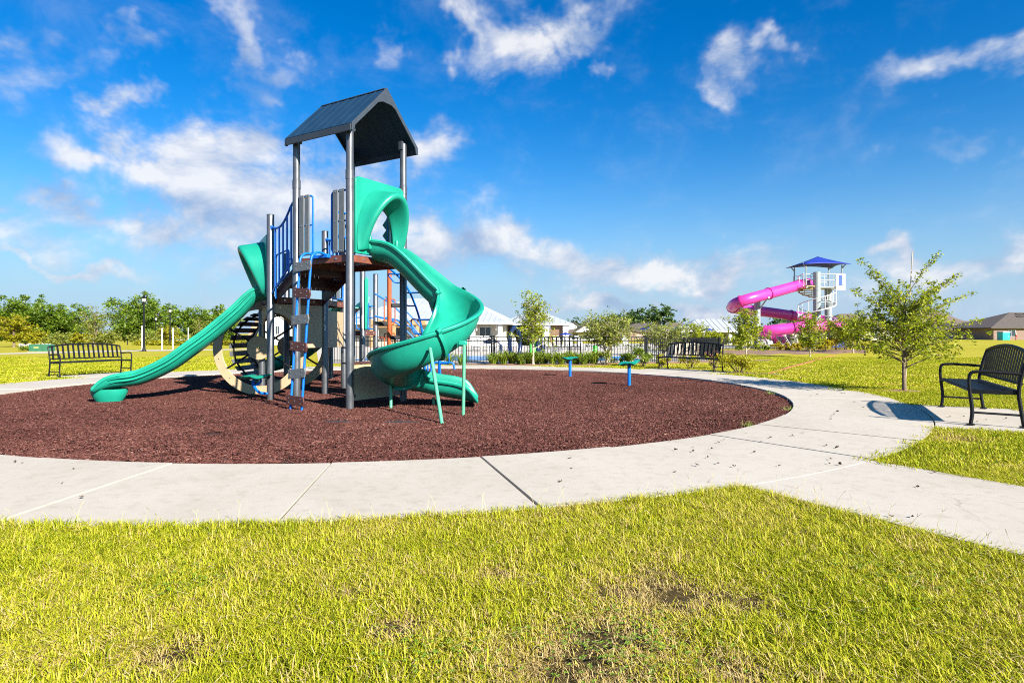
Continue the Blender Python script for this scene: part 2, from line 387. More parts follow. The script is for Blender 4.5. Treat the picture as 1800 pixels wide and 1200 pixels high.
# ------------------------------------------------------------------ ground
def ss(a, b, x):
    t = np.clip((x - a) / (b - a), 0, 1); return t * t * (3 - 2 * t)
def ground_z(x, y):
    x = np.asarray(x, float); y = np.asarray(y, float)
    return -0.010 - 0.75 * ss(54, 66, y) * ss(12, 18, -x) + 0.10 * ss(25, 70, y) * ss(14, 40, x)
def ground_material():
    m = bpy.data.materials.new('lawn_ground'); m.use_nodes = True
    nt = m.node_tree; N = nt.nodes.new; L = nt.links.new; b = nt.nodes['Principled BSDF']; b.inputs['Roughness'].default_value = .95
    b.inputs['Specular IOR Level'].default_value = .1
    tc = N('ShaderNodeTexCoord')
    def noise(s, d=6, r=.6):
        n = N('ShaderNodeTexNoise'); n.inputs['Scale'].default_value = s; n.inputs['Detail'].default_value = d; n.inputs['Roughness'].default_value = r
        L(tc.outputs['Object'], n.inputs['Vector']); return n.outputs[0]
    def ramp(src, st):
        r = N('ShaderNodeValToRGB')
        r.color_ramp.elements[0].position, r.color_ramp.elements[0].color = st[0][0], st[0][1] + (1,)
        r.color_ramp.elements[1].position, r.color_ramp.elements[1].color = st[-1][0], st[-1][1] + (1,)
        for p, c in st[1:-1]:
            e = r.color_ramp.elements.new(p); e.color = c + (1,)
        L(src, r.inputs[0]); return r.outputs[0]
    big = ramp(noise(.35, 8), [(.3, (.31, .275, .018)), (.5, (.365, .32, .024)), (.7, (.40, .335, .042))])
    fine = ramp(noise(22, 6, .75), [(.32, (.72, .74, .7)), (.5, (1, 1, 1)), (.72, (1.2, 1.15, 1.0))])
    mx = N('ShaderNodeMix'); mx.data_type = 'RGBA'; mx.blend_type = 'MULTIPLY'; mx.inputs[0].default_value = 1
    L(big, mx.inputs[6]); L(fine, mx.inputs[7])
    # thatch and soil show between the blades close by
    sx = N('ShaderNodeSeparateXYZ'); L(tc.outputs['Object'], sx.inputs[0])
    mr = N('ShaderNodeMapRange'); mr.inputs[1].default_value = 5; mr.inputs[2].default_value = 12; mr.inputs[3].default_value = 1; mr.inputs[4].default_value = 0
    L(sx.outputs[1], mr.inputs[0])
    soil = ramp(noise(30, 5, .7), [(.35, (.022, .015, .006)), (.65, (.12, .085, .03))])
    m2 = N('ShaderNodeMix'); m2.data_type = 'RGBA'; L(mr.outputs[0], m2.inputs[0]); L(mx.outputs[2], m2.inputs[6]); L(soil, m2.inputs[7])
    L(m2.outputs[2], b.inputs['Base Color'])
    bp = N('ShaderNodeBump'); bp.inputs['Strength'].default_value = .6; bp.inputs['Distance'].default_value = .04
    L(noise(14, 8, .75), bp.inputs['Height']); L(bp.outputs[0], b.inputs['Normal'])
    return m
rad_ = [RI + .35, RO + .3, 9.5, 11, 13] + list(np.arange(15, 116, 2.0))
while rad_[-1] < 4000: rad_.append(rad_[-1] * 1.22)
na = 200; mb = MB(); th_ = np.linspace(0, 2 * math.pi, na, endpoint=False); rows = []
for r in rad_:
    gx, gy = CEN.x + r * np.cos(th_), CEN.y + r * np.sin(th_); rows.append(list(map(tuple, np.stack([gx, gy, ground_z(gx, gy)], -1))))
tag(MB().grid(rows, True).build('ground', ground_material(), smooth=60), kind='structure')

# ------------------------------------------------------------------ concrete path: ring of slabs, branch, bench pads
def concrete_material():
    m = bpy.data.materials.new('path_concrete'); m.use_nodes = True
    nt = m.node_tree; N = nt.nodes.new; L = nt.links.new; b = nt.nodes['Principled BSDF']; b.inputs['Roughness'].default_value = .88
    b.inputs['Specular IOR Level'].default_value = .2
    tc = N('ShaderNodeTexCoord')
    def noise(s, d=6, r=.6, dist=0):
        n = N('ShaderNodeTexNoise'); n.inputs['Scale'].default_value = s; n.inputs['Detail'].default_value = d; n.inputs['Roughness'].default_value = r
        n.inputs['Distortion'].default_value = dist
        L(tc.outputs['Object'], n.inputs['Vector']); return n.outputs[0]
    r = N('ShaderNodeValToRGB'); e = r.color_ramp.elements
    e[0].position = .25; e[0].color = (.405, .352, .286, 1); e[1].position = .75; e[1].color = (.485, .437, .368, 1)
    x = e.new(.5); x.color = (.455, .405, .338, 1)
    L(noise(.9, 9, .65, .6), r.inputs[0])
    r2 = N('ShaderNodeValToRGB'); e = r2.color_ramp.elements; e[0].position = .28; e[0].color = (.80, .78, .74, 1); e[1].position = .5; e[1].color = (1, 1, 1, 1)
    L(noise(9, 7, .7), r2.inputs[0])
    mx = N('ShaderNodeMix'); mx.data_type = 'RGBA'; mx.blend_type = 'MULTIPLY'; mx.inputs[0].default_value = .8; L(r.outputs[0], mx.inputs[6]); L(r2.outputs[0], mx.inputs[7])
    # a few rusty stains
    r3 = N('ShaderNodeValToRGB'); e = r3.color_ramp.elements; e[0].position = .70; e[0].color = (1, 1, 1, 1); e[1].position = .80; e[1].color = (.86, .68, .48, 1)
    L(noise(2.6, 4, .5), r3.inputs[0])
    m3 = N('ShaderNodeMix'); m3.data_type = 'RGBA'; m3.blend_type = 'MULTIPLY'; m3.inputs[0].default_value = .7; L(mx.outputs[2], m3.inputs[6]); L(r3.outputs[0], m3.inputs[7])
    L(m3.outputs[2], b.inputs['Base Color'])
    vr = N('ShaderNodeTexVoronoi'); vr.feature = 'DISTANCE_TO_EDGE'; vr.inputs['Scale'].default_value = .42
    wv = N('ShaderNodeTexNoise'); wv.inputs['Scale'].default_value = 5; wv.inputs['Detail'].default_value = 5; L(tc.outputs['Object'], wv.inputs['Vector'])
    wa = N('ShaderNodeVectorMath'); wa.operation = 'MULTIPLY_ADD'; L(wv.outputs['Color'], wa.inputs[0]); wa.inputs[1].default_value = (.35, .35, 0); L(tc.outputs['Object'], wa.inputs[2]); L(wa.outputs[0], vr.inputs['Vector'])
    ck = N('ShaderNodeMapRange'); ck.inputs[1].default_value = 0.0; ck.inputs[2].default_value = .0035; ck.inputs[3].default_value = .72; ck.inputs[4].default_value = 1.0; L(vr.outputs['Distance'], ck.inputs[0])
    gate = N('ShaderNodeMapRange'); gate.inputs[1].default_value = .52; gate.inputs[2].default_value = .60; L(noise(.5, 2, .5), gate.inputs[0])
    cm = N('ShaderNodeMix'); cm.data_type = 'FLOAT'; L(gate.outputs[0], cm.inputs[0]); cm.inputs[2].default_value = 1.0; L(ck.outputs[0], cm.inputs[3])
    m4 = N('ShaderNodeMix'); m4.data_type = 'RGBA'; m4.blend_type = 'MULTIPLY'; m4.inputs[0].default_value = 1.0; L(m3.outputs[2], m4.inputs[6]); L(cm.outputs[0], m4.inputs[7]); L(m4.outputs[2], b.inputs['Base Color'])
    bp = N('ShaderNodeBump'); bp.inputs['Strength'].default_value = .35; bp.inputs['Distance'].default_value = .004; L(noise(160, 4, .7), bp.inputs['Height']); L(bp.outputs[0], b.inputs['Normal'])
    return m
M_conc = concrete_material()
def pol(r, deg): return (CEN.x + r * math.cos(R(deg)), CEN.y + r * math.sin(R(deg)))
path = thing('path', None, None, (CEN.x, CEN.y, 0)); path['kind'] = 'structure'
joints = [-94.8, -84.2, -74.0, -63.6, -52.3, -43.6, -35.0, -25.0]
while joints[-1] < 265.2 - 6: joints.append(joints[-1] + (265.2 - -25.0) / 28)
joints = joints[:-1] if abs(joints[-1] - 265.2) < 4 else joints
joints.append(265.2)
def slab(poly, zt, zb=-.09, parent=path, bev=.003):
    mb = MB(); k = len(poly)
    vs = [(x, y, zt) for x, y in poly] + [(x, y, zb) for x, y in poly]
    mb.add(vs, [tuple(range(k)), tuple(range(2 * k - 1, k - 1, -1))] + [(i, k + i, k + (i + 1) % k, (i + 1) % k) for i in range(k)])
    return mb.build('slab', M_conc, parent, off=(CEN.x, CEN.y, 0), smooth=0, bevel=bev)
for i in range(len(joints) - 1):
    a, b = joints[i], joints[i + 1]; g = .045 if i != 1 else .075
    poly = [pol(RI, a + g + (b - a - 2 * g) * t / 5) for t in range(6)] + [pol(RO, b - g - (b - a - 2 * g) * t / 5) for t in range(6)]
    slab(poly, .006 + .004 * ((i * 7) % 3 - 1))
def radial_slabs(deg, half, r0, lens):
    dx, dy = math.cos(R(deg)), math.sin(R(deg)); tx, ty = -dy, dx; r = r0
    for k, ln in enumerate(lens):
        def P(rr, t): return (CEN.x + dx * rr + tx * t, CEN.y + dy * rr + ty * t)
        inner = []
        for q in range(6):
            t = -half + 2 * half * q / 5
            inner.append(P(math.sqrt(r * r - t * t) if k == 0 else r, t))
        slab([P(r + ln, half), P(r + ln, -half)] + inner, .006) if True else None
        r += ln + .012
radial_slabs(-58.3, .77, RO + .014, [2.4, 1.8, 1.8, 1.8, 1.8])
PADS = [(-27.6, 1.19, 1.12), (153.8, 1.19, 1.1), (38.0, 1.19, 1.0)]
for a, h, d in PADS: radial_slabs(a, h, RO + .014, [d])

def grass_ok(x, y):
    dx, dy = x - CEN.x, y - CEN.y; r = np.hypot(dx, dy); ok = r > RO + .005
    c, s = math.cos(R(-58.3)), math.sin(R(-58.3)); u = dx * c + dy * s; t = -dx * s + dy * c
    ok &= ~((u > 0) & (np.abs(t) < .775))
    for a, h, d in PADS:
        c, s = math.cos(R(a)), math.sin(R(a)); u = dx * c + dy * s; t = -dx * s + dy * c
        ok &= ~((u > RO - .3) & (u < RO + d + .02) & (np.abs(t) < h + .01))
    # planted beds, pool side
    ok &= ~((y > 19.2) & (x > -9) & (x < 3.1) & (y < 60))
    ok &= ~((y > 20.2) & (x >= 3.1) & (x < 8.2 + (y - 22.8) * .17) & (y < 60))
    return ok

# ------------------------------------------------------------------ mulch bed
nr, na = 28, 96; rows = []
for i in range(nr + 1):
    r = (RI - .002) * i / nr; z = -.032 + .030 * float(ss(0, 1.1, RI - r))
    rows.append([(CEN.x + max(r, .01) * math.cos(2 * math.pi * j / na), CEN.y + max(r, .01) * math.sin(2 * math.pi * j / na), z - .007) for j in range(na)])
M_mulch = material('mulch_base', (.028, .009, .008), rough=.9, var=.6, scale=45, bump=.9, bscale=70, det=8, col2=(.065, .022, .018))
tag(MB().grid(rows, True).build('mulch_bed', M_mulch, smooth=60), kind='structure')

# ------------------------------------------------------------------ scatter of grass and mulch chips
def source(name, mbs, mat):
    col = bpy.data.collections.new(name)
    for i, mb in enumerate(mbs):
        me = bpy.data.meshes.new(name); me.from_pydata(mb.v, [], mb.f); me.update(); me.materials.append(mat if not isinstance(mat, list) else mat[i])
        col.objects.link(bpy.data.objects.new(name, me))
    return col
def scatter(name, pts, rotz, scl, tint, idx, col, label, cat, tilt=None):
    n = len(pts); me = bpy.data.meshes.new(name); me.from_pydata([tuple(p) for p in pts], [], [])
    rot = np.zeros((n, 3)); rot[:, 2] = rotz
    if tilt is not None: rot[:, :2] = tilt
    a = me.attributes.new('rot', 'FLOAT_VECTOR', 'POINT'); a.data.foreach_set('vector', rot.ravel().astype(np.float32))
    for nm, arr in (('scl', scl), ('tint', tint)):
        a = me.attributes.new(nm, 'FLOAT', 'POINT'); a.data.foreach_set('value', np.asarray(arr, np.float32))
    a = me.attributes.new('idx', 'INT', 'POINT'); a.data.foreach_set('value', np.asarray(idx, np.int32))
    ob = bpy.data.objects.new(name, me); sc.collection.objects.link(ob)
    ng = bpy.data.node_groups.new(name + '_scatter', 'GeometryNodeTree')
    ng.interface.new_socket('Geometry', in_out='INPUT', socket_type='NodeSocketGeometry'); ng.interface.new_socket('Geometry', in_out='OUTPUT', socket_type='NodeSocketGeometry')
    N = ng.nodes.new; L = ng.links.new
    gi = N('NodeGroupInput'); go = N('NodeGroupOutput'); ip = N('GeometryNodeInstanceOnPoints'); ci = N('GeometryNodeCollectionInfo')
    ci.inputs['Collection'].default_value = col; ci.inputs['Separate Children'].default_value = True; ci.inputs['Reset Children'].default_value = True
    def na(nm, ty):
        q = N('GeometryNodeInputNamedAttribute'); q.data_type = ty; q.inputs['Name'].default_value = nm; return q.outputs['Attribute']
    L(gi.outputs[0], ip.inputs['Points']); L(ci.outputs[0], ip.inputs['Instance']); ip.inputs['Pick Instance'].default_value = True
    L(na('idx', 'INT'), ip.inputs['Instance Index'])
    er = N('FunctionNodeEulerToRotation'); L(na('rot', 'FLOAT_VECTOR'), er.inputs[0]); L(er.outputs[0], ip.inputs['Rotation'])
    L(na('scl', 'FLOAT'), ip.inputs['Scale']); L(ip.outputs[0], go.inputs[0])
    md = ob.modifiers.new('scatter', 'NODES'); md.node_group = ng
    return tag(ob, label, cat, kind='stuff')

def tuft(seed, n, rad, hmin, hmax, w, lean=.5, flat=0.0):
    q = np.random.default_rng(seed); mb = MB()
    for i in range(n):
        a = q.uniform(0, 6.283); rr = rad * math.sqrt(q.uniform()); bx, by = rr * math.cos(a), rr * math.sin(a)
        h = q.uniform(hmin, hmax); d = q.uniform(0, 6.283); ln = h * q.uniform(.2, lean + .4); cx, cy = math.cos(d), math.sin(d)
        if q.uniform() < flat: ln = h * 1.6; h *= .35
        sx, sy = -cy * w / 2, cx * w / 2
        mx, my = bx + cx * ln * .35, by + cy * ln * .35
        mb.add([(bx - sx, by - sy, -.004), (bx + sx, by + sy, -.004), (mx + sx * .8, my + sy * .8, h * .6), (mx - sx * .8, my - sy * .8, h * .6), (bx + cx * ln, by + cy * ln, h)],
               [(0, 1, 2, 3), (3, 2, 4)])
    return mb
GRASS_STOPS = [(0.0, (.045, .11, .004)), (.25, (.195, .245, .008)), (.50, (.385, .405, .014)), (.74, (.52, .465, .04)), (.93, (.53, .385, .16))]
M_grass = tint_material('grass_blades', GRASS_STOPS, trans=.28, inst_var=.50)
near_src = source('grass_tuft', [tuft(i, 26, .060, .009, .030, .0040, 1.8, .55) for i in range(5)] + [tuft(20, 22, .05, .030, .058, .0036, .8)], M_grass)
mid_src = source('grass_patch', [tuft(40 + i, 100, .16, .018, .040, .008, 1.2, .4) for i in range(4)], M_grass)
far_src = source('grass_spread', [tuft(60 + i, 200, .42, .02, .040, .016, 1.1, .3) for i in range(3)], M_grass)
def vnoise(x, y, s, seed):
    q = np.random.default_rng(seed); g = q.uniform(0, 1, (64, 64)); x = x * s + 1000; y = y * s + 1000
    i, j = np.floor(x).astype(int), np.floor(y).astype(int); fx, fy = x - i, y - j; fx = fx * fx * (3 - 2 * fx); fy = fy * fy * (3 - 2 * fy)
    a = g[i % 64, j % 64]; b = g[(i + 1) % 64, j % 64]; c = g[i % 64, (j + 1) % 64]; d = g[(i + 1) % 64, (j + 1) % 64]
    return (a * (1 - fx) + b * fx) * (1 - fy) + (c * (1 - fx) + d * fx) * fy
def patchiness(x, y):
    return .5 * vnoise(x, y, 1.1, 1) + .3 * vnoise(x, y, 3.1, 2) + .2 * vnoise(x, y, 8.0, 3)
# bare, straw-coloured spots seen in the photograph's foreground
BARE = [(G(1310, 1055), .16), (G(1180, 1040), .20), (G(1085, 1040), .10), (G(1060, 1120), .20), (G(1020, 1180), .22), (G(1290, 1180), .10), (G(1160, 1010), .10), (G(620, 1040), .06),
        (G(1690, 772), .3), (G(700, 1100), .10), (G(300, 1150), .12), (G(880, 1010), .08)]
def lawn(name, col, nvar, y0, y1, dens, label, smin=.8, smax=1.25, tall=None, seed=5, vary=1.0):
    q = np.random.default_rng(seed); xmax = y1 * .90 + .8
    n = int(dens * 2 * xmax * (y1 - y0)); x = q.uniform(-xmax, xmax, n); y = q.uniform(y0, y1, n)
    k = (np.abs(x) < y * .90 + .8) & grass_ok(x, y); x, y = x[k], y[k]
    p = patchiness(x, y); bare = np.zeros(len(x))
    for g, r in BARE: bare = np.maximum(bare, np.exp(-((x - g.x) ** 2 + (y - g.y) ** 2) / (r * r)))
    p = .5 + (p - .5) * vary; keep = q.uniform(0, 1, len(x)) > bare * .8 + np.clip(.42 - p, 0, .4) * 1.2
    x, y, p, bare = x[keep], y[keep], p[keep], bare[keep]
    n = len(x); tint = np.clip(.00 + .56 * p + .52 * bare + q.normal(0, .11, n), 0, .85)
    green = vnoise(x, y, .9, 9); tint = np.where(green > .66, tint - (green - .66) * .8 * vary, tint); tint = np.clip(tint, 0, .9)
    idx = q.integers(0, nvar, n)
    if tall is not None:
        edge = np.abs(np.hypot(x - CEN.x, y - CEN.y) - RO) < .06
        idx = np.where((q.uniform(0, 1, n) < tall) | (edge & (q.uniform(0, 1, n) < .25)), nvar, idx)
    pts = np.stack([x, y, ground_z(x, y)], -1)
    return scatter(name, pts, q.uniform(0, 6.283, n), q.uniform(smin, smax, n) * (1 - .35 * bare), tint, idx, col, label, 'grass')
lawn('grass', near_src, 5, 1.35, 4.6, 1900, 'yellow-green grass close to the camera, in front of the path', tall=.035)
lawn('grass', mid_src, 4, 4.6, 11.0, 130, 'lawn grass around the bench and the small oak', seed=6, vary=.45)
lawn('grass', far_src, 3, 11.0, 26.0, 7, 'distant sunlit lawn grass beyond the ring path', seed=8, vary=.3)

# fringe of blades overhanging the edges of the concrete
q = np.random.default_rng(15); n = 5200; a = np.radians(q.uniform(-150, 60, n)); r = RO + np.abs(q.normal(.012, .022, n)); ex, ey = CEN.x + r * np.cos(a), CEN.y + r * np.sin(a)
c_, s_ = math.cos(R(-58.3)), math.sin(R(-58.3)); n2 = 1500; u_ = RO + q.uniform(0, 4.5, n2); t_ = np.where(q.uniform(0, 1, n2) < .5, -1, 1) * (.778 + np.abs(q.normal(.01, .02, n2)))
ex = np.concatenate([ex, CEN.x + c_ * u_ - s_ * t_]); ey = np.concatenate([ey, CEN.y + s_ * u_ + c_ * t_]); k = grass_ok(ex, ey) & (np.abs(ex) < ey * .9 + .8) & (ey > 1.4) & (ey < 12.5); ex, ey = ex[k], ey[k]; n = len(ex)
scatter('grass', np.stack([ex, ey, np.full(n, -.010)], -1), q.uniform(0, 6.283, n), q.uniform(.8, 1.15, n), np.clip(q.normal(.25, .12, n), 0, .7), q.integers(0, 5, n), near_src, 'fringe of green grass overhanging the edges of the concrete path', 'grass')
# wispy seed stalks along the near edge of the path
q = np.random.default_rng(31); mb = MB()
for i in range(150):
    if i < 90: a = R(q.uniform(-112, -62)); r = RO + abs(q.normal(.03, .05)); x, y = CEN.x + r * math.cos(a), CEN.y + r * math.sin(a)
    else:
        u = RO + q.uniform(.2, 2.6); t = -.80 - abs(q.normal(0, .06)); c, s = math.cos(R(-58.3)), math.sin(R(-58.3)); x, y = CEN.x + c * u - s * t, CEN.y + s * u + c * t
    if not bool(grass_ok(np.array([x]), np.array([y]))[0]): continue
    h = q.uniform(.05, .12); d = q.uniform(0, 6.28); l = h * q.uniform(.1, .5)
    mb.tube([(x, y, -.01), (x + l * .3 * math.cos(d), y + l * .3 * math.sin(d), h * .55), (x + l * math.cos(d), y + l * math.sin(d), h)], [.0011, .001, .0006], 3)
    for b in range(q.integers(0, 3)):
        e = d + q.uniform(-1.5, 1.5); p = Vector((x + l * math.cos(d), y + l * math.sin(d), h)); mb.tube([p, p + Vector((math.cos(e) * .02, math.sin(e) * .02, .022))], [.001, .0006], 3)
tag(mb.build('seed_stalks', M_straw, smooth=0), 'wispy straw-coloured seed stalks along the near path edge', 'grass', kind='stuff')

def chips(seed, n, rad, ln=(.012, .032)):
    q = np.random.default_rng(seed); mb = MB()
    for i in range(n):
        a = q.uniform(0, 6.283); rr = rad * math.sqrt(q.uniform()); d = Vector((q.normal(), q.normal(), q.normal() * .35)); d.normalize()
        l = q.uniform(*ln); mb.box((rr * math.cos(a), rr * math.sin(a), q.uniform(.001, .012)), (l, l * q.uniform(.25, .5), l * q.uniform(.12, .3)), d, None, (q.normal() * .5, q.normal() * .5, 1))
    return mb
M_chip = tint_material('rubber_mulch_chips', [(0, (.006, .003, .004)), (.3, (.050, .019, .0155)), (.62, (.107, .041, .033)), (.88, (.18, .074, .058)), (1, (.36, .20, .14))], inst_var=.62)
chip_src = source('mulch_chips', [chips(80 + i, 90, .15, (.009, .025)) for i in range(5)], M_chip)
n = 13500; q = np.random.default_rng(12); r = (RI - .03) * np.sqrt(q.uniform(0, 1, n)); a = q.uniform(0, 6.283, n); x = CEN.x + r * np.cos(a); y = CEN.y + r * np.sin(a)
k = np.abs(x) < y * .92 + .8; x, y, r = x[k], y[k], r[k]; n = len(x)
z = -.032 + .030 * ss(0, 1.1, RI - r)
scatter('mulch_chips', np.stack([x, y, z], -1), q.uniform(0, 6.283, n), q.uniform(.85, 1.2, n), np.clip(.14 + .16 * vnoise(x, y, .8, 21) + q.normal(0, .05, n), 0, .5), q.integers(0, 5, n), chip_src,
        'dark red-brown rubber mulch chips filling the round play area', 'mulch')
# clover growing through the thin turf
mb = MB(); q = np.random.default_rng(91)
for g, r_, n_ in ((G(1075, 1120), .16, 150), (G(1110, 1175), .15, 120), (G(1570, 1010), .18, 160), (G(330, 1020), .12, 90), (G(760, 1150), .10, 80)):
    for i in range(n_):
        c = (g.x + q.normal(0, r_), g.y + q.normal(0, r_ * .7)); z = q.uniform(.008, .03); ph = q.uniform(0, 6.28)
        for k in range(3):
            a = ph + k * 2.094; d = np.array([math.cos(a), math.sin(a)]); e = np.array([-d[1], d[0]]); l = q.uniform(.006, .010)
            mb.add([(c[0], c[1], z), (c[0] + d[0] * l * .6 + e[0] * l * .5, c[1] + d[1] * l * .6 + e[1] * l * .5, z + .002), (c[0] + d[0] * l * 1.1, c[1] + d[1] * l * 1.1, z), (c[0] + d[0] * l * .6 - e[0] * l * .5, c[1] + d[1] * l * .6 - e[1] * l * .5, z + .002)], [(0, 1, 2, 3)])
tag(mb.build('clover', leaf_material('leaf_clover', (.10, .20, .012), (.26, .40, .04), .3), smooth=0), 'small patches of clover in the foreground lawn', 'clover', kind='stuff')
# dead straw lying in the turf
mb = MB()
for i in range(4200):
    y = q.uniform(1.4, 4.4); x = q.uniform(-1, 1) * (y * .88 + .3)
    if not bool(grass_ok(np.array([x]), np.array([y]))[0]): continue
    d = q.uniform(0, 6.28); l = q.uniform(.012, .045); z = q.uniform(.002, .026); w_ = .0013; dx, dy = math.cos(d), math.sin(d); t_ = q.normal() * .25 * l
    mb.add([(x - dy * w_, y + dx * w_, z), (x + dy * w_, y - dx * w_, z), (x + dx * l + dy * w_, y + dy * l - dx * w_, max(.001, z + t_)), (x + dx * l - dy * w_, y + dy * l + dx * w_, max(.001, z + t_))], [(0, 1, 2, 3)])
tag(mb.build('thatch', M_straw, smooth=0), 'pale dead straw lying among the foreground grass', 'thatch', kind='stuff')
# weeds at the right rim of the mulch
mb = MB(); q = np.random.default_rng(77)
for deg, rr in [(-28, 6.51), (-44, 6.49), (-8, 6.47)]:
    c = pol(rr, deg)
    for i in range(26):
        d = q.uniform(0, 6.28); l = q.uniform(.03, .09); h = q.uniform(.015, .06); b = (c[0] + q.normal(0, .03), c[1] + q.normal(0, .03))
        mb.add([(b[0], b[1], -.02), (b[0] + .006, b[1], -.02), (b[0] + l * math.cos(d), b[1] + l * math.sin(d), h)], [(0, 1, 2)])
tag(mb.build('weeds', L_lily, smooth=0), 'thin green weeds along the right rim of the mulch', 'weeds', kind='stuff')
# ------------------------------------------------------------------ play structure
PS = thing('play_structure', 'tall playground tower with dark pitched roof, two green slides and wagon wheels on mulch', 'playground', (-2.7, 9.6, 0))
PO = PS.location.copy()
def part(mb, name, mat, parent=PS, smooth=40, bevel=0): return mb.build(name, mat, parent, off=PO, smooth=smooth, bevel=bevel)
S = 1.05; e1 = Vector((.521, .8536, 0)); e2 = Vector((-.8536, .521, 0)); UP = Vector((0, 0, 1))
pF = Vector((-2.142, 8.14, 0)); pR = pF + e1 * S; pL = pF + e2 * S; pB = pR + e2 * S
pP1 = Vector((-3.63, 9.26, 0)); pP4 = pP1 + e1 * S
_d = Matrix.Rotation(R(60), 3, 'Z') @ e1; pP2 = pP1 + _d * S
dW = unit(pP4 - pP2); bW = Vector((-dW.y, dW.x, 0)); pP3 = pP2 + bW * S; pP5 = pP4 + bW * S
pU1 = Vector((-2.85, 11.75, 0)); pU2 = Vector((-3.0, 13.55, 0)); pU3 = Vector((-4.0, 13.6, 0))
ZU, ZL = 2.045, 1.556
def post(p, h, joint=None, r=.053):
    mb = MB(); top = joint or h
    mb.tube([p + UP * -.1, p + UP * (top - .006), p + UP * top], [r, r, r * .92], 18)
    o = part(mb, 'post', M_post)
    if joint:
        part(MB().cyl(p + UP * joint, p + UP * h, r * .92, n=18), 'post_extension', M_post, o)
        part(MB().tube([p + UP * (joint - .07), p + UP * (joint - .065), p + UP * (joint + .055), p + UP * (joint + .06)], [r * .95, r * 1.07, r * 1.07, r * .95], 18), 'sleeve', M_post, o)
    else:
        part(MB().tube([p + UP * (h - .012), p + UP * (h + .004), p + UP * (h + .009)], [r * 1.04, r * 1.04, r * .7], 18), 'cap', M_post, o)
    return o
for p in (pF, pR, pL, pB): post(p, 3.77, 3.10)
post(pP1, 2.78); post(pP2, 2.45); post(pP3, 2.45); post(pP4, 2.68); post(pP5, 2.5)
post(pU1, 2.3); post(pU2, 2.3); post(pU3, 1.9)

# printed safety stickers on the posts
M_stick = material('sticker_print', (.75, .75, .72), rough=.6, var=.85, scale=70, det=1, coords='Object')
for p, z0, z1 in ((pP4, 1.05, 1.50), (pP2, 1.15, 1.45), (pB, 1.2, 1.55), (pU1, 1.1, 1.35)):
    d = unit(Vector((.25, -1, 0))); s_ = Vector((-d.y, d.x, 0)); rows = [[p + (d * math.cos(a) + s_ * math.sin(a)) * .0545 + UP * z for a in np.linspace(-.28, .28, 5)] for z in (z0, z1)]
    part(MB().grid(rows), 'sticker', M_stick)
# roof: two slopes of planks between a gable trim
RC = pF + (e1 + e2) * (S / 2) + Vector((.03, 0, 0)); ra, rb, He, Hr = .655, .635, 3.715, 4.375
sl_len = math.hypot(ra, Hr - He)
mb = MB()
def zl(x, d): return He + (Hr - He) * (1 - abs(x) / ra) - d
for k in (-1, 1):
    out = [(-ra, He + .012), (0, Hr + .022), (ra, He + .012), (ra + .004, He - .085), (ra - .035, He - .088), (ra - .06, zl(ra - .06, .062)), (.17, zl(.17, .062)), (.085, zl(.17, .062) + .035), (-.085, zl(.17, .062) + .035), (-.17, zl(.17, .062)), (-ra + .06, zl(ra - .06, .062)), (-ra + .035, He - .088), (-ra - .004, He - .085)]
    mb.prism(out, RC + e2 * (k * (rb + .012)), e1, UP, .022)
for k in (-1, 1): mb.box(RC + e1 * (k * (ra - .002)) + UP * (He - .04), (2 * rb, .022, .088), e2)
mb.box(RC + UP * (Hr + .006), (2 * rb, .06, .016), e2)
roof = part(mb, 'roof', M_trim, smooth=0, bevel=.004)
npl = 7; w = 2 * rb / npl
for k in (-1, 1):
    for i in range(npl):
        c = RC + e2 * (-rb + w * (i + .5)) + e1 * (k * ra / 2) + UP * ((He + Hr) / 2)
        ay = unit(e1 * k * ra + UP * (He - Hr))
        mb = MB().box(c, (w - .005, sl_len - .012, .022), e2, ay); 
        mb.box(c + unit(e1 * k * (Hr - He) + UP * ra) * .013 + e2 * (w * .5 - .012), (.010, sl_len - .03, .010), e2, ay)
        part(mb, 'roof_panel', M_roofd, roof, smooth=0)
for k in (-1, 1):
    for x in (-.55, -.36, -.05, .05, .36, .55):
        p = RC + e2 * (-(rb + .026)) + e1 * x + UP * (zl(x, .03)); 
        if k == 1: part(MB().cyl(p, p - e2 * .003, .005, n=8), 'bolt', M_bolt, roof)
for p in (pF, pR, pL, pB):
    dirn = e1 if (p - RC).dot(e1) > 0 else -e1
    part(MB().box(p + UP * 3.74 - dirn * .02, (.10, .06, .12), e1), 'roof_bracket', M_trim, roof)

# decks
def deck(poly, z, holes=True):
    k = len(poly); c = sum(poly, Vector()) / k
    top = [p + (p - c) * -.03 + UP * z for p in poly]
    mb = MB(); mb.add(top, [tuple(range(k))]); mb.add([p - UP * .012 for p in top], [tuple(range(k - 1, -1, -1))])
    d = part(mb, 'deck', M_deck, smooth=0)
    for i in range(k):
        a, b = poly[i], poly[(i + 1) % k]; n = unit(b - a)
        a2, b2 = a + n * .06, b - n * .06
        part(MB().box((a2 + b2) / 2 + UP * (z - .046), ((b2 - a2).length, .022, .095), n), 'deck_rim', M_deckrim, d, smooth=0, bevel=.004)
        for t in (.2, .8):
            p = a2.lerp(b2, t) + UP * (z - .045); o = unit(p - (c + UP * (z - .045)) - n * (p - c).dot(n)); o.z = 0
            part(MB().cyl(p + o * .011, p + o * .018, .014, n=8), 'bolt', M_bolt, d)
    return d
deck([pF, pR, pB, pL], ZU); deck([pP1, pP4, pP2], ZL); deck([pP2, pP4, pP5, pP3], ZL + .002)
deck([pU1, pU2, pU3, Vector((-3.95, 11.9, 0))], 1.05)

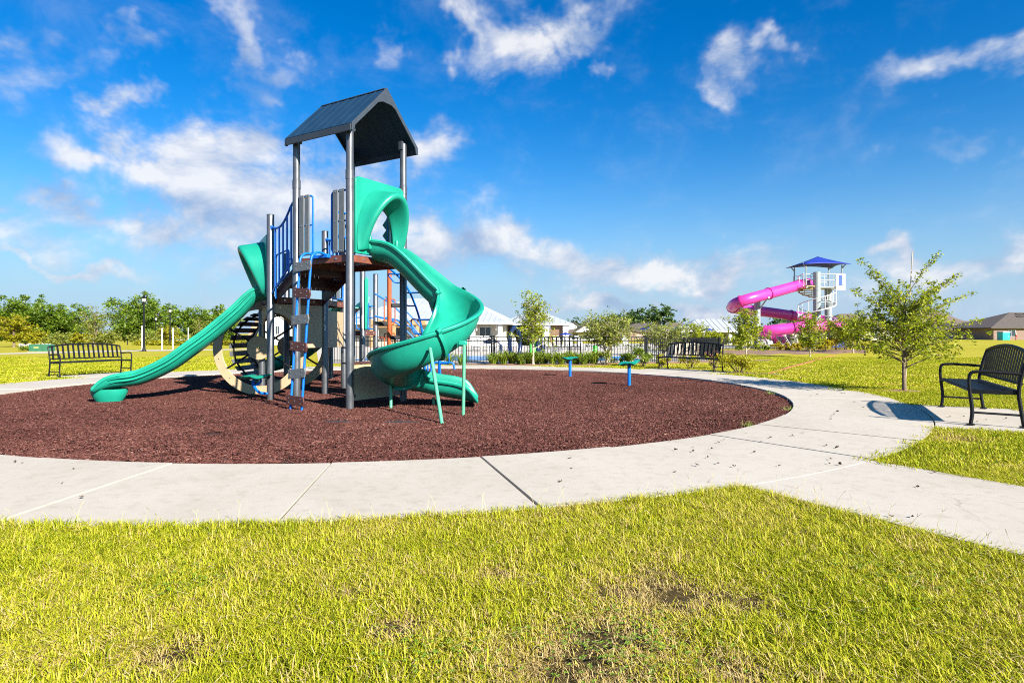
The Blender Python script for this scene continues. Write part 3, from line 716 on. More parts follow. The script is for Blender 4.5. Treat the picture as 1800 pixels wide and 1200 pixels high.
# steps between the two decks
st = None
ends = [(pL.lerp(pP1, .12), pB.lerp(pP4, .12)), (pL.lerp(pP1, .90), pB.lerp(pP4, .90))]
for side in (0, 1):
    a = (pL, pB)[side] + (e1 if side == 0 else -e1) * .07; b = (pP1, pP4)[side] + (e1 if side == 0 else -e1) * .07
    mb = MB(); a2 = a.lerp(b, .06); b2 = a.lerp(b, .96)
    o = [a2 + UP * (ZU - .02), b2 + UP * (ZL + .08), b2 + UP * (ZL - .10), a2 + UP * (ZU - .24)]
    n = unit((b - a).cross(UP)) * .010
    mb.add([p - n for p in o] + [p + n for p in o], [(3, 2, 1, 0), (4, 5, 6, 7)] + [(i, (i + 1) % 4, 4 + (i + 1) % 4, 4 + i) for i in range(4)])
    x = part(mb, 'stringer', M_brown, smooth=0)
for k, t in enumerate((.30, .66)):
    a = pL.lerp(pP1, t) + e1 * .09; b = pB.lerp(pP4, t) - e1 * .09; z = ZU - (ZU - ZL) * (k + 1) / 3
    part(MB().box((a + b) / 2 + UP * (z - .02), ((b - a).length, .27, .03), b - a), 'step', M_deck, smooth=0)
    part(MB().box((a + b) / 2 + UP * (z + .06) + e2 * -.13, ((b - a).length, .014, .14), b - a), 'riser', M_brown, smooth=0)

# blue railings
def railing(a, b, za0, zb0, za1, zb1, n, sag=0.0, r=.014):
    """bars from a to b; bottom heights za0..zb0, top heights za1..zb1"""
    d = unit(b - a); a2, b2 = a + d * .06, b - d * .06
    top = []
    for i in range(13):
        t = i / 12; z = za1 + (zb1 - za1) * t - sag * math.sin(math.pi * min(1, t * 1.15)) ; top.append(a2.lerp(b2, t) + UP * z)
    o = part(MB().tube(top, r * 1.15, 8), 'railing', M_blue); part(MB().tube([a2 + UP * za0, b2 + UP * zb0], r * 1.1, 8), 'lower_rail', M_blue, o)
    for i in range(n):
        t = (i + .8) / (n + .6); z1 = za1 + (zb1 - za1) * t - sag * math.sin(math.pi * min(1, t * 1.15)); p = a2.lerp(b2, t)
        part(MB().tube([p + UP * (za0 + (zb0 - za0) * t), p + UP * z1], r, 8), 'bar', M_blue, o)
    for p, z in ((a2, za1), (b2, zb1)): part(MB().tube([p - d * .01 + UP * (z - .03), p - d * .01 + UP * (z + .03)], r * 1.6, 8), 'clamp', M_blue, o)
    return o
railing(pP1, pL, ZL + .05, ZU + .02, ZL + 1.03, ZU + .83, 5, .13)
railing(pP4, pB, ZL + .05, ZU + .02, ZL + .98, ZU + .70, 6, .10)
# small inner loop gate on the step railing
a = pP1.lerp(pL, .22) + UP * (ZL + .10); b = pP1.lerp(pL, .72) + UP * (ZL + .10)
part(MB().tube(rounded([a + UP * -.14, a, a + UP * .50, b + UP * .50 + UP * .05, b + UP * .22, a + UP * .02], .05), .013, 8), 'handhold', M_blue)
# plank panels either side of the ladder opening
def plank_panel(a, b, z0, z1, n, colour=M_grey, loop=True):
    d = unit(b - a); o = part(MB().tube(rounded([a + UP * z1, b + UP * z1, b + UP * z0, a + UP * z0], .06), .014, 8), 'panel_frame', M_blue)
    part(MB().tube([a + UP * ((z0 + z1) / 2), b + UP * ((z0 + z1) / 2)], .011, 8), 'cross_bar', M_blue, o)
    L_ = (b - a).length; out = unit(d.cross(UP))
    if out.dot(a - RC) < 0: out = -out
    for i in range(n):
        t = (i + .5) / n; p = a + d * (L_ * (.06 + .80 * t)) + out * .022
        pl = part(MB().box(p + UP * ((z0 + z1) / 2), (.088, .018, z1 - z0 + .03), d), 'plank', colour, o, smooth=0, bevel=.004)
        for zz in (z0 + .01, (z0 + z1) / 2, z1 - .01): part(MB().cyl(p + out * .008 + UP * zz, p + out * .013 + UP * zz, .010, n=8), 'bolt', M_bolt, o)
    return o
dFL = unit(pL - pF)
plank_panel(pL - dFL * .06, pL - dFL * .34, ZU + .05, ZU + .86, 2)
plank_panel(pF + dFL * .06, pF + dFL * .34, ZU + .05, ZU + .86, 2)
plank_panel(pP4 + bW * .06, pP5 - bW * .06, ZL + .05, ZL + .62, 6)
plank_panel(pP3 + dW * .06, pP3 + dW * .36, ZL + .05, ZL + .80, 2)
plank_panel(pB + e1 * -.06, pB + e1 * -.30, ZU + .05, ZU + .80, 1)

# ladder of six alternating planks on two blue rails
mid = pF.lerp(pL, .50)
rails = []
for sgn in (-1, 1):
    off = e2 * (.108 * sgn); a = mid + off
    pts = [a + UP * (ZU + .015) + e1 * .0, a - e1 * .18 + UP * (ZU + .045), a - e1 * .28 + UP * (ZU - .02), a - e1 * .31 + UP * (ZU - .35), a - e1 * .37 + UP * 0.9, a - e1 * .44 + UP * -.04]
    rails.append(rounded(pts, .14, 5))
lad = part(MB().tube(rails[0], .0165, 10).tube(rails[1], .0165, 10), 'plank_ladder', M_blue)
part(MB().box(mid + UP * (ZU - .005) - e1 * .02, (.34, .10, .045), e2), 'ladder_bracket', M_blue, lad, smooth=0, bevel=.006)
for i in range(6):
    z = 1.885 - i * .352; f = (ZU - .35 - z) / (ZU - .35 - 0.9) if z < ZU - .35 else 0
    o = .31 + .06 * f if z > .9 else .37 + .07 * (.9 - z) / .94
    c = mid - e1 * (o + .026) + UP * z; tl = (.05, -.10, .06, -.07, .10, -.03)[i]
    ax = unit(-e2 + UP * tl); h, wd = .062, .165
    mb = MB().prism([(-wd, -h), (wd * .93, -h), (wd * 1.06, 0), (wd * .96, h), (-wd, h), (-wd * .94, 0)], c, ax, UP, .022)
    part(mb, 'rung', (M_grey, M_brown)[i % 2], lad, smooth=0, bevel=.004)
    for bx, by in ((-.11, .03), (-.11, -.03), (.11, .03), (.11, -.03), (0, 0)):
        p = c + ax * bx + UP * by; part(MB().cyl(p - e1 * .011, p - e1 * .016, .009, n=6), 'bolt', M_bolt, lad)

# green slides
def trough(pts, w, hl, hr, name, flanges=(), lip=.05, parent=PS, mat=M_green, wall=.024):
    k = len(pts); rows = []; frames = []
    for i in range(k):
        t = unit(pts[min(i + 1, k - 1)] - pts[max(i - 1, 0)]); h = unit((t.x, t.y, 0)); rt = Vector((h.y, -h.x, 0)); up = unit(rt.cross(t)); frames.append((rt, up, t))
        g = lambda v: v[i] if isinstance(v, (list, tuple)) else v
        W, l, r_ = g(w), g(hl), g(hr); sec = []
        nth = 18
        for j in range(nth + 1):
            th = -math.pi / 2 + math.pi * j / nth; hh = l if th < 0 else r_
            sx = math.copysign(abs(math.sin(th)) ** .82, th); sec.append((W * sx, hh * (1 - math.cos(th) ** .9 if abs(th) < math.pi / 2 - 1e-6 else 1)))
        sec += [(W + .012, r_ + .012), (W + lip * .75, r_ + .010), (W + lip, r_ - .012), (W + lip * .85, r_ - .036), (W + wall, r_ - .042)]
        for j in range(nth - 1, 0, -1):
            th = -math.pi / 2 + math.pi * j / nth; hh = l if th < 0 else r_
            sx = math.copysign(abs(math.sin(th)) ** .82, th); sec.append(((W + wall) * sx, hh * (1 - math.cos(th) ** .9) - wall))
        sec += [(-W - wall, l - .042), (-W - lip * .85, l - .036), (-W - lip, l - .012), (-W - lip * .75, l + .010), (-W - .012, l + .012)]
        rows.append([pts[i] + rt * x + up * z for x, z in sec])
    mb = MB().grid(rows, True); n = len(rows[0]); o = len(mb.v) - n * k
    mb.f.append(tuple(range(n - 1, -1, -1))); mb.f.append(tuple((k - 1) * n + j for j in range(n)))
    ob = part(mb, name, mat, parent, smooth=50)
    for fi in flanges:
        rt, up, t = frames[fi]; sub = MB(); rws = []
        base = pts[fi]; sec = rows[fi]
        cen = base + up * .10
        outer = [p for p in sec[19:]]
        for dt, sc_ in ((-.022, 1.0), (-.022, 1.0), (.022, 1.0), (.022, 1.0)):
            pass
        a = [p + t * -.024 for p in outer]; b = [p + t * .024 for p in outer]
        push = []
        for p in outer:
            dvec = p - cen; dvec -= t * dvec.dot(t); push.append(unit(dvec) * .036)
        sub.grid([[p + q_ * -.3 for p, q_ in zip(a, push)], [p + q_ for p, q_ in zip(a, push)], [p + q_ for p, q_ in zip(b, push)], [p + q_ * -.3 for p, q_ in zip(b, push)]])
        fo = part(sub, 'flange', mat, ob, smooth=35)
        for bi in range(9, len(outer) - 9, 3): part(MB().cyl(a[bi] + push[bi] * .6 - t * .008, a[bi] + push[bi] * .6, .010, n=6), 'bolt', M_bolt, ob)
    return ob, frames
def lerp_table(t, tab):
    for (a, x), (b, y) in zip(tab, tab[1:]):
        if t <= b: 
            f = (t - a) / (b - a); return x + (y - x) * f
    return tab[-1][1]
def smooth_table(t, tab):
    xs_ = [a for a, _ in tab]; 
    i = max(1, min(len(tab) - 2, sum(1 for a in xs_ if a <= t))) if len(tab) > 2 else 1
    i = max(0, sum(1 for a in xs_ if a <= t) - 1); i = min(i, len(tab) - 2)
    def slope(j):
        if j == 0: return (tab[1][1] - tab[0][1]) / (tab[1][0] - tab[0][0])
        if j == len(tab) - 1: return (tab[-1][1] - tab[-2][1]) / (tab[-1][0] - tab[-2][0])
        return (tab[j + 1][1] - tab[j - 1][1]) / (tab[j + 1][0] - tab[j - 1][0])
    x0, y0 = tab[i]; x1, y1 = tab[i + 1]; h = x1 - x0; t = min(max((t - x0) / h, 0), 1)
    return y0 * (2 * t**3 - 3 * t * t + 1) + h * slope(i) * (t**3 - 2 * t * t + t) + y1 * (-2 * t**3 + 3 * t * t) + h * slope(i + 1) * (t**3 - t * t)
M0 = pF.lerp(pR, .5)
hd = R(-9); rad = .405; st_len = .81; turn = 2 * math.pi + hd; arc = rad * turn; tot = st_len + arc + .68
zt = [(0, ZU - .02), (.25, ZU - .09), (st_len, 1.42), (st_len + .60, .97), (st_len + 1.25, .58), (st_len + 1.91, .34), (st_len + arc, .205), (tot, .075)]
pts = []; hls = []; hrs = []; N_ = 84; p = M0.copy() - Vector((math.cos(hd), math.sin(hd), 0)) * .02; ph = hd; ds = tot / N_
for i in range(N_ + 1):
    s_ = i * ds; pts.append(p + UP * smooth_table(s_, zt))
    hls.append(smooth_table(s_, [(0, .24), (.3, .26), (st_len, .34), (st_len + 1.9, .33), (st_len + arc, .24), (tot - .20, .22), (tot, .03)]))
    hrs.append(smooth_table(s_, [(0, .24), (.3, .24), (st_len, .24), (st_len + 1.9, .22), (st_len + arc, .20), (tot - .20, .19), (tot, .03)]))
    if st_len < s_ < st_len + arc: ph -= ds / rad
    p = p + Vector((math.cos(ph), math.sin(ph), 0)) * ds
fl = [int((st_len + a) / ds) for a in (.12, 1.02, 2.12)]
spiral, frm = trough(pts, .275, hls, hrs, 'spiral_slide', fl, lip=.066)
tag(spiral, 'green spiral slide curling down to the mulch')
for q_, u_, v_, Y_ in ((G(779, 746), 756, 612, 7.36), (G(814, 731), 816, 606, 7.5), (G(687, 718), 687, 668, 8.30), (G(763, 712), 762, 698, 8.62)):
    t_ = AT(u_, v_, Y_); part(MB().tube([q_ - UP * .08, t_], .021, 10), 'slide_leg', M_paleg, spiral)
part(MB().box(AT(813, 603, 7.52), (.11, .07, .06)), 'leg_clamp', M_green, spiral, bevel=.015)

def hood(org, dx, out, W, H, ow, oh, depth, name='slide_hood'):
    """green entrance cowl: arched plate with a bulging visor round its opening"""
    n = 28; outer = []; inner = []
    for i in range(n + 1):
        th = math.pi * i / n; c, s_ = math.cos(th), math.sin(th)
        inner.append((ow / 2 * math.copysign(abs(c) ** .8, c), oh * .52 + oh * .48 * s_))
        k = max(abs(c) / (W / 2), s_ / (H * .5)); outer.append((c / k if abs(c) / (W / 2) > .2 else c / k, H * .5 + s_ / k * (1 - .0)))
    inner += [(-ow / 2, .10), (ow / 2, .10)]; outer += [(-W / 2, .0), (W / 2, .0)]
    ob = part(MB().ring(outer, inner, org, dx, UP, .05), name, M_green, smooth=35, bevel=.010)
    o_ = ow / 2; h_ = oh * .48
    prof = [(o_ - .004, h_, .01), (o_ + .05, h_ + .045, .45 * depth), (o_ + .10, h_ + .105, .95 * depth), (o_ + .118, h_ + .13, depth), (o_ + .135, h_ + .155, depth), (o_ + .152, h_ + .175, .93 * depth), (o_ + .172, h_ + .195, .5 * depth), (o_ + .20, h_ + .235, .12 * depth), (o_ + .215, h_ + .25, -.02)]
    rows = []
    for a, b, y in prof:
        r_ = []
        for i in range(33):
            th = math.pi * (-.06 + 1.12 * i / 32); c, s_ = math.cos(th), math.sin(th); f = max(0, math.sin(math.pi * min(max((i + 1) / 34, 0), 1))) ** 1.1
            z = oh * .52 + b * s_ - (.22 * (1 - f) if True else 0); r_.append(org + dx * (a * c) + UP * z + out * (.024 + y * f))
        rows.append(r_)
    cw = part(MB().grid(rows), 'visor', M_green, ob, smooth=60)
    sd = cw.modifiers.new('thickness', 'SOLIDIFY'); sd.thickness = .02; sd.offset = -1
    ss_ = cw.modifiers.new('round', 'SUBSURF'); ss_.levels = 1; ss_.render_levels = 2
    for sg in (-1, 1):
        part(MB().box(org + dx * (sg * (ow / 2 + .03)) + UP * .16 + out * .05, (.05, .10, .20), dx), 'side_grip', M_green, ob, smooth=30, bevel=.02)
    return ob
hood(M0 + UP * (ZU + .02) - e2 * .03, e1, -e2, S - .10, 1.03, .47, .66, .34)
M1 = pP1.lerp(pP2, .5); n1 = unit(Vector((-(pP2 - pP1).y, (pP2 - pP1).x, 0)))
if n1.x > 0: n1 = -n1
hood(M1 + UP * (ZL + .0) + n1 * .03, unit(pP1 - pP2), n1, S - .12, .94, .45, .62, .34)

# straight wave slide to the left
hdv = unit(Vector((-.948, -.319, 0))); tabz = [(0, 1.545), (.12, 1.52), (.35, 1.275), (.7, .945), (1.0, .70), (1.3, .47), (1.7, .275), (2.0, .225), (2.15, .20), (2.28, .165)]
pts = []; hh = []
for i in range(57):
    t = 2.28 * i / 56; pts.append(M1 + hdv * t + UP * smooth_table(t, tabz)); hh.append(smooth_table(t, [(0, .17), (.4, .185), (1.95, .185), (2.12, .155), (2.28, .06)]))
wave, frm = trough(pts, .225, hh, hh, 'wave_slide', (), lip=.045)
tag(wave, 'long straight green slide reaching to the left')
for sd_ in (-1, 1):
    for dz, dx_ in ((-.055, .262), (-.105, .240)):
        part(MB().tube([pts[i] + frm[i][0] * sd_ * dx_ + frm[i][1] * (hh[i] + dz) for i in range(3, 52)], [.017 * min(1, (i - 2) / 5, (52 - i) / 6) for i in range(3, 52)], 8), 'rib', M_green, wave, smooth=60)
c = pts[53]; rows = []
for z, s_ in ((-.03, .70), (.02, .82), (.08, .98), (.155, 1.10), (.19, 1.1)):
    rows.append([c - hdv * .02 + hdv * (x * s_) + Vector((hdv.y, -hdv.x, 0)) * (y * s_) + UP * (z - c.z) for x, y in circle(.22, 22, .165)])
rows.insert(0, [p * 1.0 for p in rows[0]]); part(MB().grid(rows, True), 'slide_foot', M_green, wave, smooth=50)

# wagon wheels and the slatted barrel between them
def wheel(c, dx, front):
    n = 64; o = part(MB().ring(circle(.775, n), circle(.625, n), c, dx, UP, .022), 'wheel', M_beige, smooth=30, bevel=.004)
    part(MB().ring(circle(.195, 32), circle(.02, 32), c + front * .03, dx, UP, .022), 'hub', M_beige, o, smooth=30, bevel=.004)
    for a in (32, 148, 212, 328):
        d = dx * math.cos(R(a)) + UP * math.sin(R(a)); part(MB().cyl(c + d * .17, c + d * .64, .016, n=8), 'spoke', M_black, o)
    for a in range(15, 375, 30):
        d = dx * math.cos(R(a)) + UP * math.sin(R(a)); part(MB().cyl(c + d * .70 + front * .011, c + d * .70 + front * .015, .010, n=6), 'bolt', M_bolt, o)
    return o
wheel(pP2 - bW * .085 + UP * .765, dW, -bW); wheel(pP3 + bW * .085 + UP * .765, dW, -bW)
rails = MB()
for t in (.18, .82):
    rails = MB(); rails.tube([pP2 + bW * (S * t) + Vector((.56 * math.cos(R(a)), 0, .56 * math.sin(R(a)))) + UP * .765 for a in range(80, 281, 10)], .016, 8)
    if t < .5: brl = part(rails, 'slat_climber', M_black)
    else: part(rails, 'climber_rail', M_black, brl)
for k in range(13):
    a = R(98 + k * 13.2); d = Vector((math.cos(a), 0, math.sin(a)))
    part(MB().box(pP2 + bW * (S * .5) + UP * .765 + d * .588, (.82, .085, .022), bW, d.cross(bW)), 'slat', M_grey, brl, smooth=0, bevel=.003)

# beige side panels of the wagon
def arch_panel(a, b, z0, z1, cut):
    d = unit(b - a); L_ = (b - a).length - .12; o = [(0, z1), (0, z1 - .14)]
    for i in range(1, 9):
        th = R(90 - 90 * i / 8); o.append((cut * math.cos(th), z0 + .04 + (z1 - .14 - z0 - .04) * math.sin(th)))
    o += [(cut, z0), (L_, z0), (L_, z1)]
    o = o[::-1]
    return part(MB().prism(o, a + d * .06, d, UP, .02), 'side_panel', M_beige, smooth=0, bevel=.003)
arch_panel(pP1, pP4, .77, 1.45, .47); arch_panel(pP1, pP2, .95, 1.45, .80)
part(MB().box(pP4.lerp(pP5, .5) + UP * 1.07, (S - .12, .02, .62), bW), 'side_panel', M_beige, smooth=0, bevel=.003)
# low panel with a shelf under the tall deck
for z in (.18, .52):
    pass
lowp = part(MB().box(pF.lerp(pR, .5) + UP * .345, (S - .14, .022, .48), e1), 'store_panel', M_beige, smooth=0, bevel=.003)
part(MB().box(pF.lerp(pR, .5) + UP * .60 + e2 * .09, (S - .10, .24, .02), e1), 'shelf', M_brown, lowp, smooth=0, bevel=.004)
for t in (.07, .93):
    for z in (.17, .52): part(MB().box(pF.lerp(pR, t) + UP * z, (.05, .03, .035), e1), 'panel_clamp', M_post, lowp, bevel=.005)

# leaf-shaped stepping pod
def pod_mesh(c, rx, tilt=(0, 0), seed=0, tk=.035):
    rows = []; q = random.Random(seed); ph = q.uniform(0, 6)
    for fr, z in ((.02, -tk), (.7, -tk), (1.0, -tk * .35), (1.02, 0), (.85, .010), (.02, .004)):
        r_ = []
        for j in range(40):
            th = 2 * math.pi * j / 40; rr = rx * fr * (1 + .09 * math.sin(5 * th + ph) + .04 * math.sin(9 * th + 1))
            x, y = rr * math.cos(th), rr * math.sin(th) * .9; wob = .02 * math.sin(3 * th + ph) * fr
            r_.append(c + Vector((x, y, z + wob + x * tilt[0] + y * tilt[1])))
        rows.append(r_)
    return MB().grid(rows, True)
c = pP1 + Vector((-.16, -.14, .37))
pod = part(pod_mesh(c, .21, (.05, 0), 3), 'stepping_pod', M_green, smooth=60)
part(MB().tube(catmull([c + Vector((-.03, 0, -.03)), c + Vector((-.04, .0, -.12)), c + Vector((.02, .05, -.24)), pP1 + Vector((-.02, -.05, .10))]), .021, 8), 'pod_bracket', M_blue, pod)
part(MB().tube(catmull([c + Vector((.06, .02, -.03)), c + Vector((.05, .04, -.09)), c + Vector((-.02, .02, -.14))]), .016, 8), 'pod_brace', M_blue, pod)

# arch loop climber behind the tall deck
bm_ = pR.lerp(pB, .42)
def arch(off, lift=0): return catmull([bm_ + e2 * off + UP * (ZU - .05), bm_ + e2 * off + e1 * .35 + UP * (ZU - .03), bm_ + e2 * off + e1 * .80 + UP * 1.72, bm_ + e2 * off + e1 * 1.12 + UP * 1.15, bm_ + e2 * off + e1 * 1.22 + UP * .5, bm_ + e2 * off + e1 * 1.24 - UP * .05], 8)
aA, aB = arch(-.16), arch(.16)
ac = part(MB().tube(aA, .017, 8).tube(aB, .017, 8), 'arch_climber', M_blue)
for i in range(5, 38, 6):
    part(MB().tube([aA[i], aB[i]], .014, 8), 'rung', M_blue, ac)
    for pp, sg in ((aA[i], -1), (aB[i], 1)):
        nx_ = aA[i + 3] if sg < 0 else aB[i + 3]
        o = e2 * (.20 * sg); part(MB().tube(rounded([pp, pp + o + UP * .02, nx_ + o, nx_], .07), .012, 8), 'loop', M_blue, ac)
# orange pole with grey foot pads
pc = Vector((-2.16, 10.85, 0)); op = part(MB().cyl(pc - UP * .1, pc + UP * 2.12, .040, n=16), 'climbing_pole', M_orange)
for k, (z, a) in enumerate(((.62, 200), (.93, 10), (1.18, 195), (1.50, 20), (.34, 20))):
    d = Vector((math.cos(R(a)), math.sin(R(a)), 0)); o = []
    part(MB().prism([(0, .03), (.22, .028), (.25, .0), (.20, -.035), (.06, -.045), (0, -.03)], pc + d * .03 + UP * z, d, UP, .12), 'foot_pad', M_mat, op, smooth=0, bevel=.012)
for z0 in (.95, 1.55):
    part(MB().tube(rounded([pc + UP * (z0 - .42), pc + Vector((-.09, 0, z0 - .35)), pc + Vector((-.09, 0, z0 + .05)), pc + Vector((.10, 0, z0 + .05)), pc + Vector((.10, 0, z0 - .35)), pc + UP * (z0 - .45)], .03), .010, 6), 'hand_loop', M_orange, op)
# low rear deck: steps, handrails, plank ends, rear slide
for k in range(3):
    part(MB().box(Vector((-2.55, 12.9, .92 - .24 * k)) + Vector((.26 * k, .05 * k, 0)), (.28, .9, .045)), 'rear_step', M_deck, smooth=0)
for y in (12.35, 13.4):
    mb = MB()
    for dz in (.50, .30): mb.tube(catmull([(-2.75, y, 1.05 + dz + .25), (-2.35, y, .95 + dz + .08), (-1.9, y, .45 + dz + .08), (-1.72, y, .2 + dz), (-1.68, y, .02)] if dz == .5 else [(-2.75, y, 1.05 + dz), (-2.3, y, .90 + dz), (-1.85, y, .42 + dz), (-1.74, y, .02)]), .017, 8)
    part(mb, 'handrail', M_blue)
plank_panel(pU1 + Vector((.02, .10, 0)), pU1 + Vector((-.02, .55, 0)), 1.10, 1.62, 2); plank_panel(pU2 + Vector((-.06, 0, 0)), pU2 + Vector((-.42, 0, 0)), 1.10, 1.60, 2)
pts = catmull([(-2.95, 11.75, 1.50), (-3.2, 12.1, 1.40), (-3.7, 12.5, .95), (-4.3, 12.75, .50), (-4.9, 12.9, .26), (-5.3, 12.95, .20)], 6)
trough(pts, .22, .20, .20, 'rear_slide')
part(MB().prism([(0, 0), (.05, .0), (.07, .95), (.04, 1.0), (0, .95)], Vector((-2.80, 11.70, 1.08)), (.9, .2, 0), UP, .04), 'rear_hood', M_green, bevel=.01)
# wavy green climbing strip on a blue upright at the back of the tall deck
zp = pR.lerp(pB, .30) + e1 * .02
zz = part(MB().cyl(zp + UP * ZU, zp + UP * (ZU + .72), .013, n=8), 'wave_upright', M_blue)
out = [(0, 0)]
for i in range(4): out += [(-.11, .05 + i * .16), (-.035, .13 + i * .16)]
out += [(0, .68), (.03, .68), (.03, 0)]
part(MB().prism(out[::-1], zp + UP * (ZU + .05), unit(e2 * -1), UP, .02), 'wave_strip', M_green, zz, smooth=0, bevel=.006)

# ------------------------------------------------------------------ small play pieces on the mulch
def spinner(base, h, tilt, seed, label):
    t = thing('pod_seat', label, 'play seat', base, 0, 'green leaf pods on blue posts')
    MB().cyl((0, 0, -.1), (0, 0, h - .01), .034, n=14).build('post', M_blue, t)
    pod_mesh(Vector((0, 0, h + .015)), .185, tilt, seed).build('seat', M_green, t, smooth=60)
spinner(G(1002, 662), .42, (.04, .0), 5, 'green leaf pod on a blue post, the left and farther of two')
spinner(G(1106, 678), .43, (.14, .05), 8, 'tilted green leaf pod on a blue post, the right and nearer of two')
hb = Vector((-1.45, 12.3, 0)); t = thing('handle_post', 'blue tubular handle post partly hidden behind the spiral slide', 'play post', hb)
MB().cyl((0, 0, -.1), (0, 0, .86), .032, n=12).build('post', M_blue, t)
for z, w_ in ((.42, .30), (.80, .26)):
    MB().tube(catmull([(-w_, 0, z - .14), (-w_ * .93, 0, z - .03), (-w_ * .7, 0, z), (0, 0, z + .005), (w_ * .7, 0, z), (w_ * .93, 0, z - .03), (w_, 0, z - .14)], 5), .020, 8).build('handle', M_blue, t)
for (u_, v_), w_, lb in (((592, 742), .30, 'flat grey wear mat mostly buried in mulch, below the plank ladder'), ((705, 743), .36, 'flat grey wear mat mostly buried in mulch, beside the slide leg')):
    g = G(u_, v_); o = []
    qq = random.Random(u_)
    for x, y in circle(w_ * .5, 26, .05): k = 1 + qq.uniform(-.16, .16); o.append((x * k, y * k))
    tag(MB().prism(o, g + UP * -.001, (1, 0, 0), (0, 1, 0), .030).build('wear_mat', M_mat, smooth=0, off=g, loc=g), lb, 'mat', 'wear mats in the mulch')
# ------------------------------------------------------------------ park benches
def bench(loc, rz, label, n_slats=14, Lh=1.0):
    """local: sits along x, faces -y"""
    t = thing('park_bench', label, 'bench', loc, rz, 'black metal park benches')
    seat_h, back_h = .375, .83
    for sx in (-1, 1):
        x = sx * Lh
        MB().tube(catmull([(x, -.20, 0), (x, -.185, .15), (x, -.205, .36)], 5), .019, 8).build('leg', M_black, t)
        MB().tube(catmull([(x, .26, 0), (x, .235, .18), (x, .215, .38), (x, .25, .60), (x, .30, .775)], 5), .019, 8).build('leg', M_black, t)
        MB().tube(rounded([(x, -.205, .34), (x, -.215, .50), (x, -.20, .575), (x, -.08, .585), (x, .255, .565)], .09, 5), .017, 8).build('armrest', M_black, t)
        MB().tube([(x, -.19, .14), (x, .24, .13)], .012, 8).build('stretcher', M_black, t)
        MB().box((x - sx * .01, 0.005, .365), (.016, .40, .045)).build('seat_bracket', M_black, t, smooth=0)
        for y in (-.20, .26): MB().box((x, y, .010), (.07, .07, .012)).build('foot_plate', M_black, t, smooth=0)
    for i in range(7):
        y = -.175 + i * .062; z = seat_h + .012 - .010 * math.sin(math.pi * i / 6)
        MB().box((0, y, z), (2 * Lh - .03, .050, .012)).build('seat_slat', M_black, t, smooth=0)
    MB().tube([(-Lh, -.205, seat_h), (Lh, -.205, seat_h)], .014, 8).build('seat_rail', M_black, t)
    arc = lambda x: .775 + .075 * (1 - (x / Lh) ** 2)
    by = lambda z: .235 + (z - .45) * .20
    MB().tube([(x, by(arc(x)), arc(x)) for x in np.linspace(-Lh, Lh, 25)], .020, 8).build('top_rail', M_black, t)
    MB().tube([(-Lh, by(.46), .46), (Lh, by(.46), .46)], .015, 8).build('lower_rail', M_black, t)
    for i in range(n_slats):
        x = -Lh + 2 * Lh * (i + .75) / (n_slats + .5); z1 = arc(x)
        MB().box((x, by((z1 + .46) / 2), (z1 + .46) / 2), (.048, .010, z1 - .46), (1, 0, 0), None, (0, .2, 1)).build('back_slat', M_black, t, smooth=0)
    return t
def face_centre(p): return math.atan2(p.y - CEN.y, p.x - CEN.x) - math.pi / 2
def polar(r, deg): return Vector((CEN.x + r * math.cos(R(deg)), CEN.y + r * math.sin(R(deg)), .008))
p = Vector((5.57, 7.42, .008)); bench(p, face_centre(p), 'black metal slatted bench at the right edge beside the young oak', 18, .93)
p = Vector((-10.06, 14.78, .008)); bench(p, face_centre(p), 'black metal bench on the left, behind the foot of the long slide', 14, .95).scale = (.88,) * 3
p = polar(8.72, 38.2); bench(p, face_centre(p), 'black metal bench in front of the pool fence corner').scale = (.88,) * 3
p = Vector((1.72, 24.5, .02)); bench(p, R(172), 'black bench inside the pool fence, seen through the pickets', 12)

# ------------------------------------------------------------------ trees and shrubs
def leaf_cloud(cent, spread, n, size, q, flat=.7, ratio=.55):
    """diamond leaves round given centres; returns verts, faces"""
    cent = np.asarray(cent, float); k = len(cent); idx = q.integers(0, k, n)
    sp = np.asarray(spread, float); sp = sp[idx][:, None] if sp.ndim == 1 else sp
    dirs = q.normal(0, 1, (n, 3)); dirs /= np.linalg.norm(dirs, axis=1)[:, None]
    p = cent[idx] + dirs * (q.uniform(0, 1, (n, 1)) ** .5) * sp * np.array([1, 1, .8])
    a = q.normal(0, 1, (n, 3)); a[:, 2] *= .6; a /= np.linalg.norm(a, axis=1)[:, None]
    nn = q.normal(0, 1, (n, 3)); nn[:, 2] = np.abs(nn[:, 2]) + flat; b = np.cross(nn, a); b /= np.linalg.norm(b, axis=1)[:, None] + 1e-9
    s = size * q.uniform(.65, 1.3, (n, 1)); up = np.cross(a, b)
    v = np.stack([p - a * s, p + b * s * ratio + up * s * .12, p + a * s, p - b * s * ratio + up * s * .12], 1).reshape(-1, 3)
    f = (np.arange(n)[:, None] * 4 + np.arange(4)[None, :])
    return v, f
def mesh_np(name, v, f):
    me = bpy.data.meshes.new(name); n, m_ = len(v), len(f); me.vertices.add(n); me.vertices.foreach_set('co', np.asarray(v, np.float32).ravel())
    me.loops.add(m_ * 4); me.loops.foreach_set('vertex_index', np.asarray(f, np.int32).ravel()); me.polygons.add(m_)
    me.polygons.foreach_set('loop_start', np.arange(m_, dtype=np.int32) * 4); me.update(); me.validate(); return me
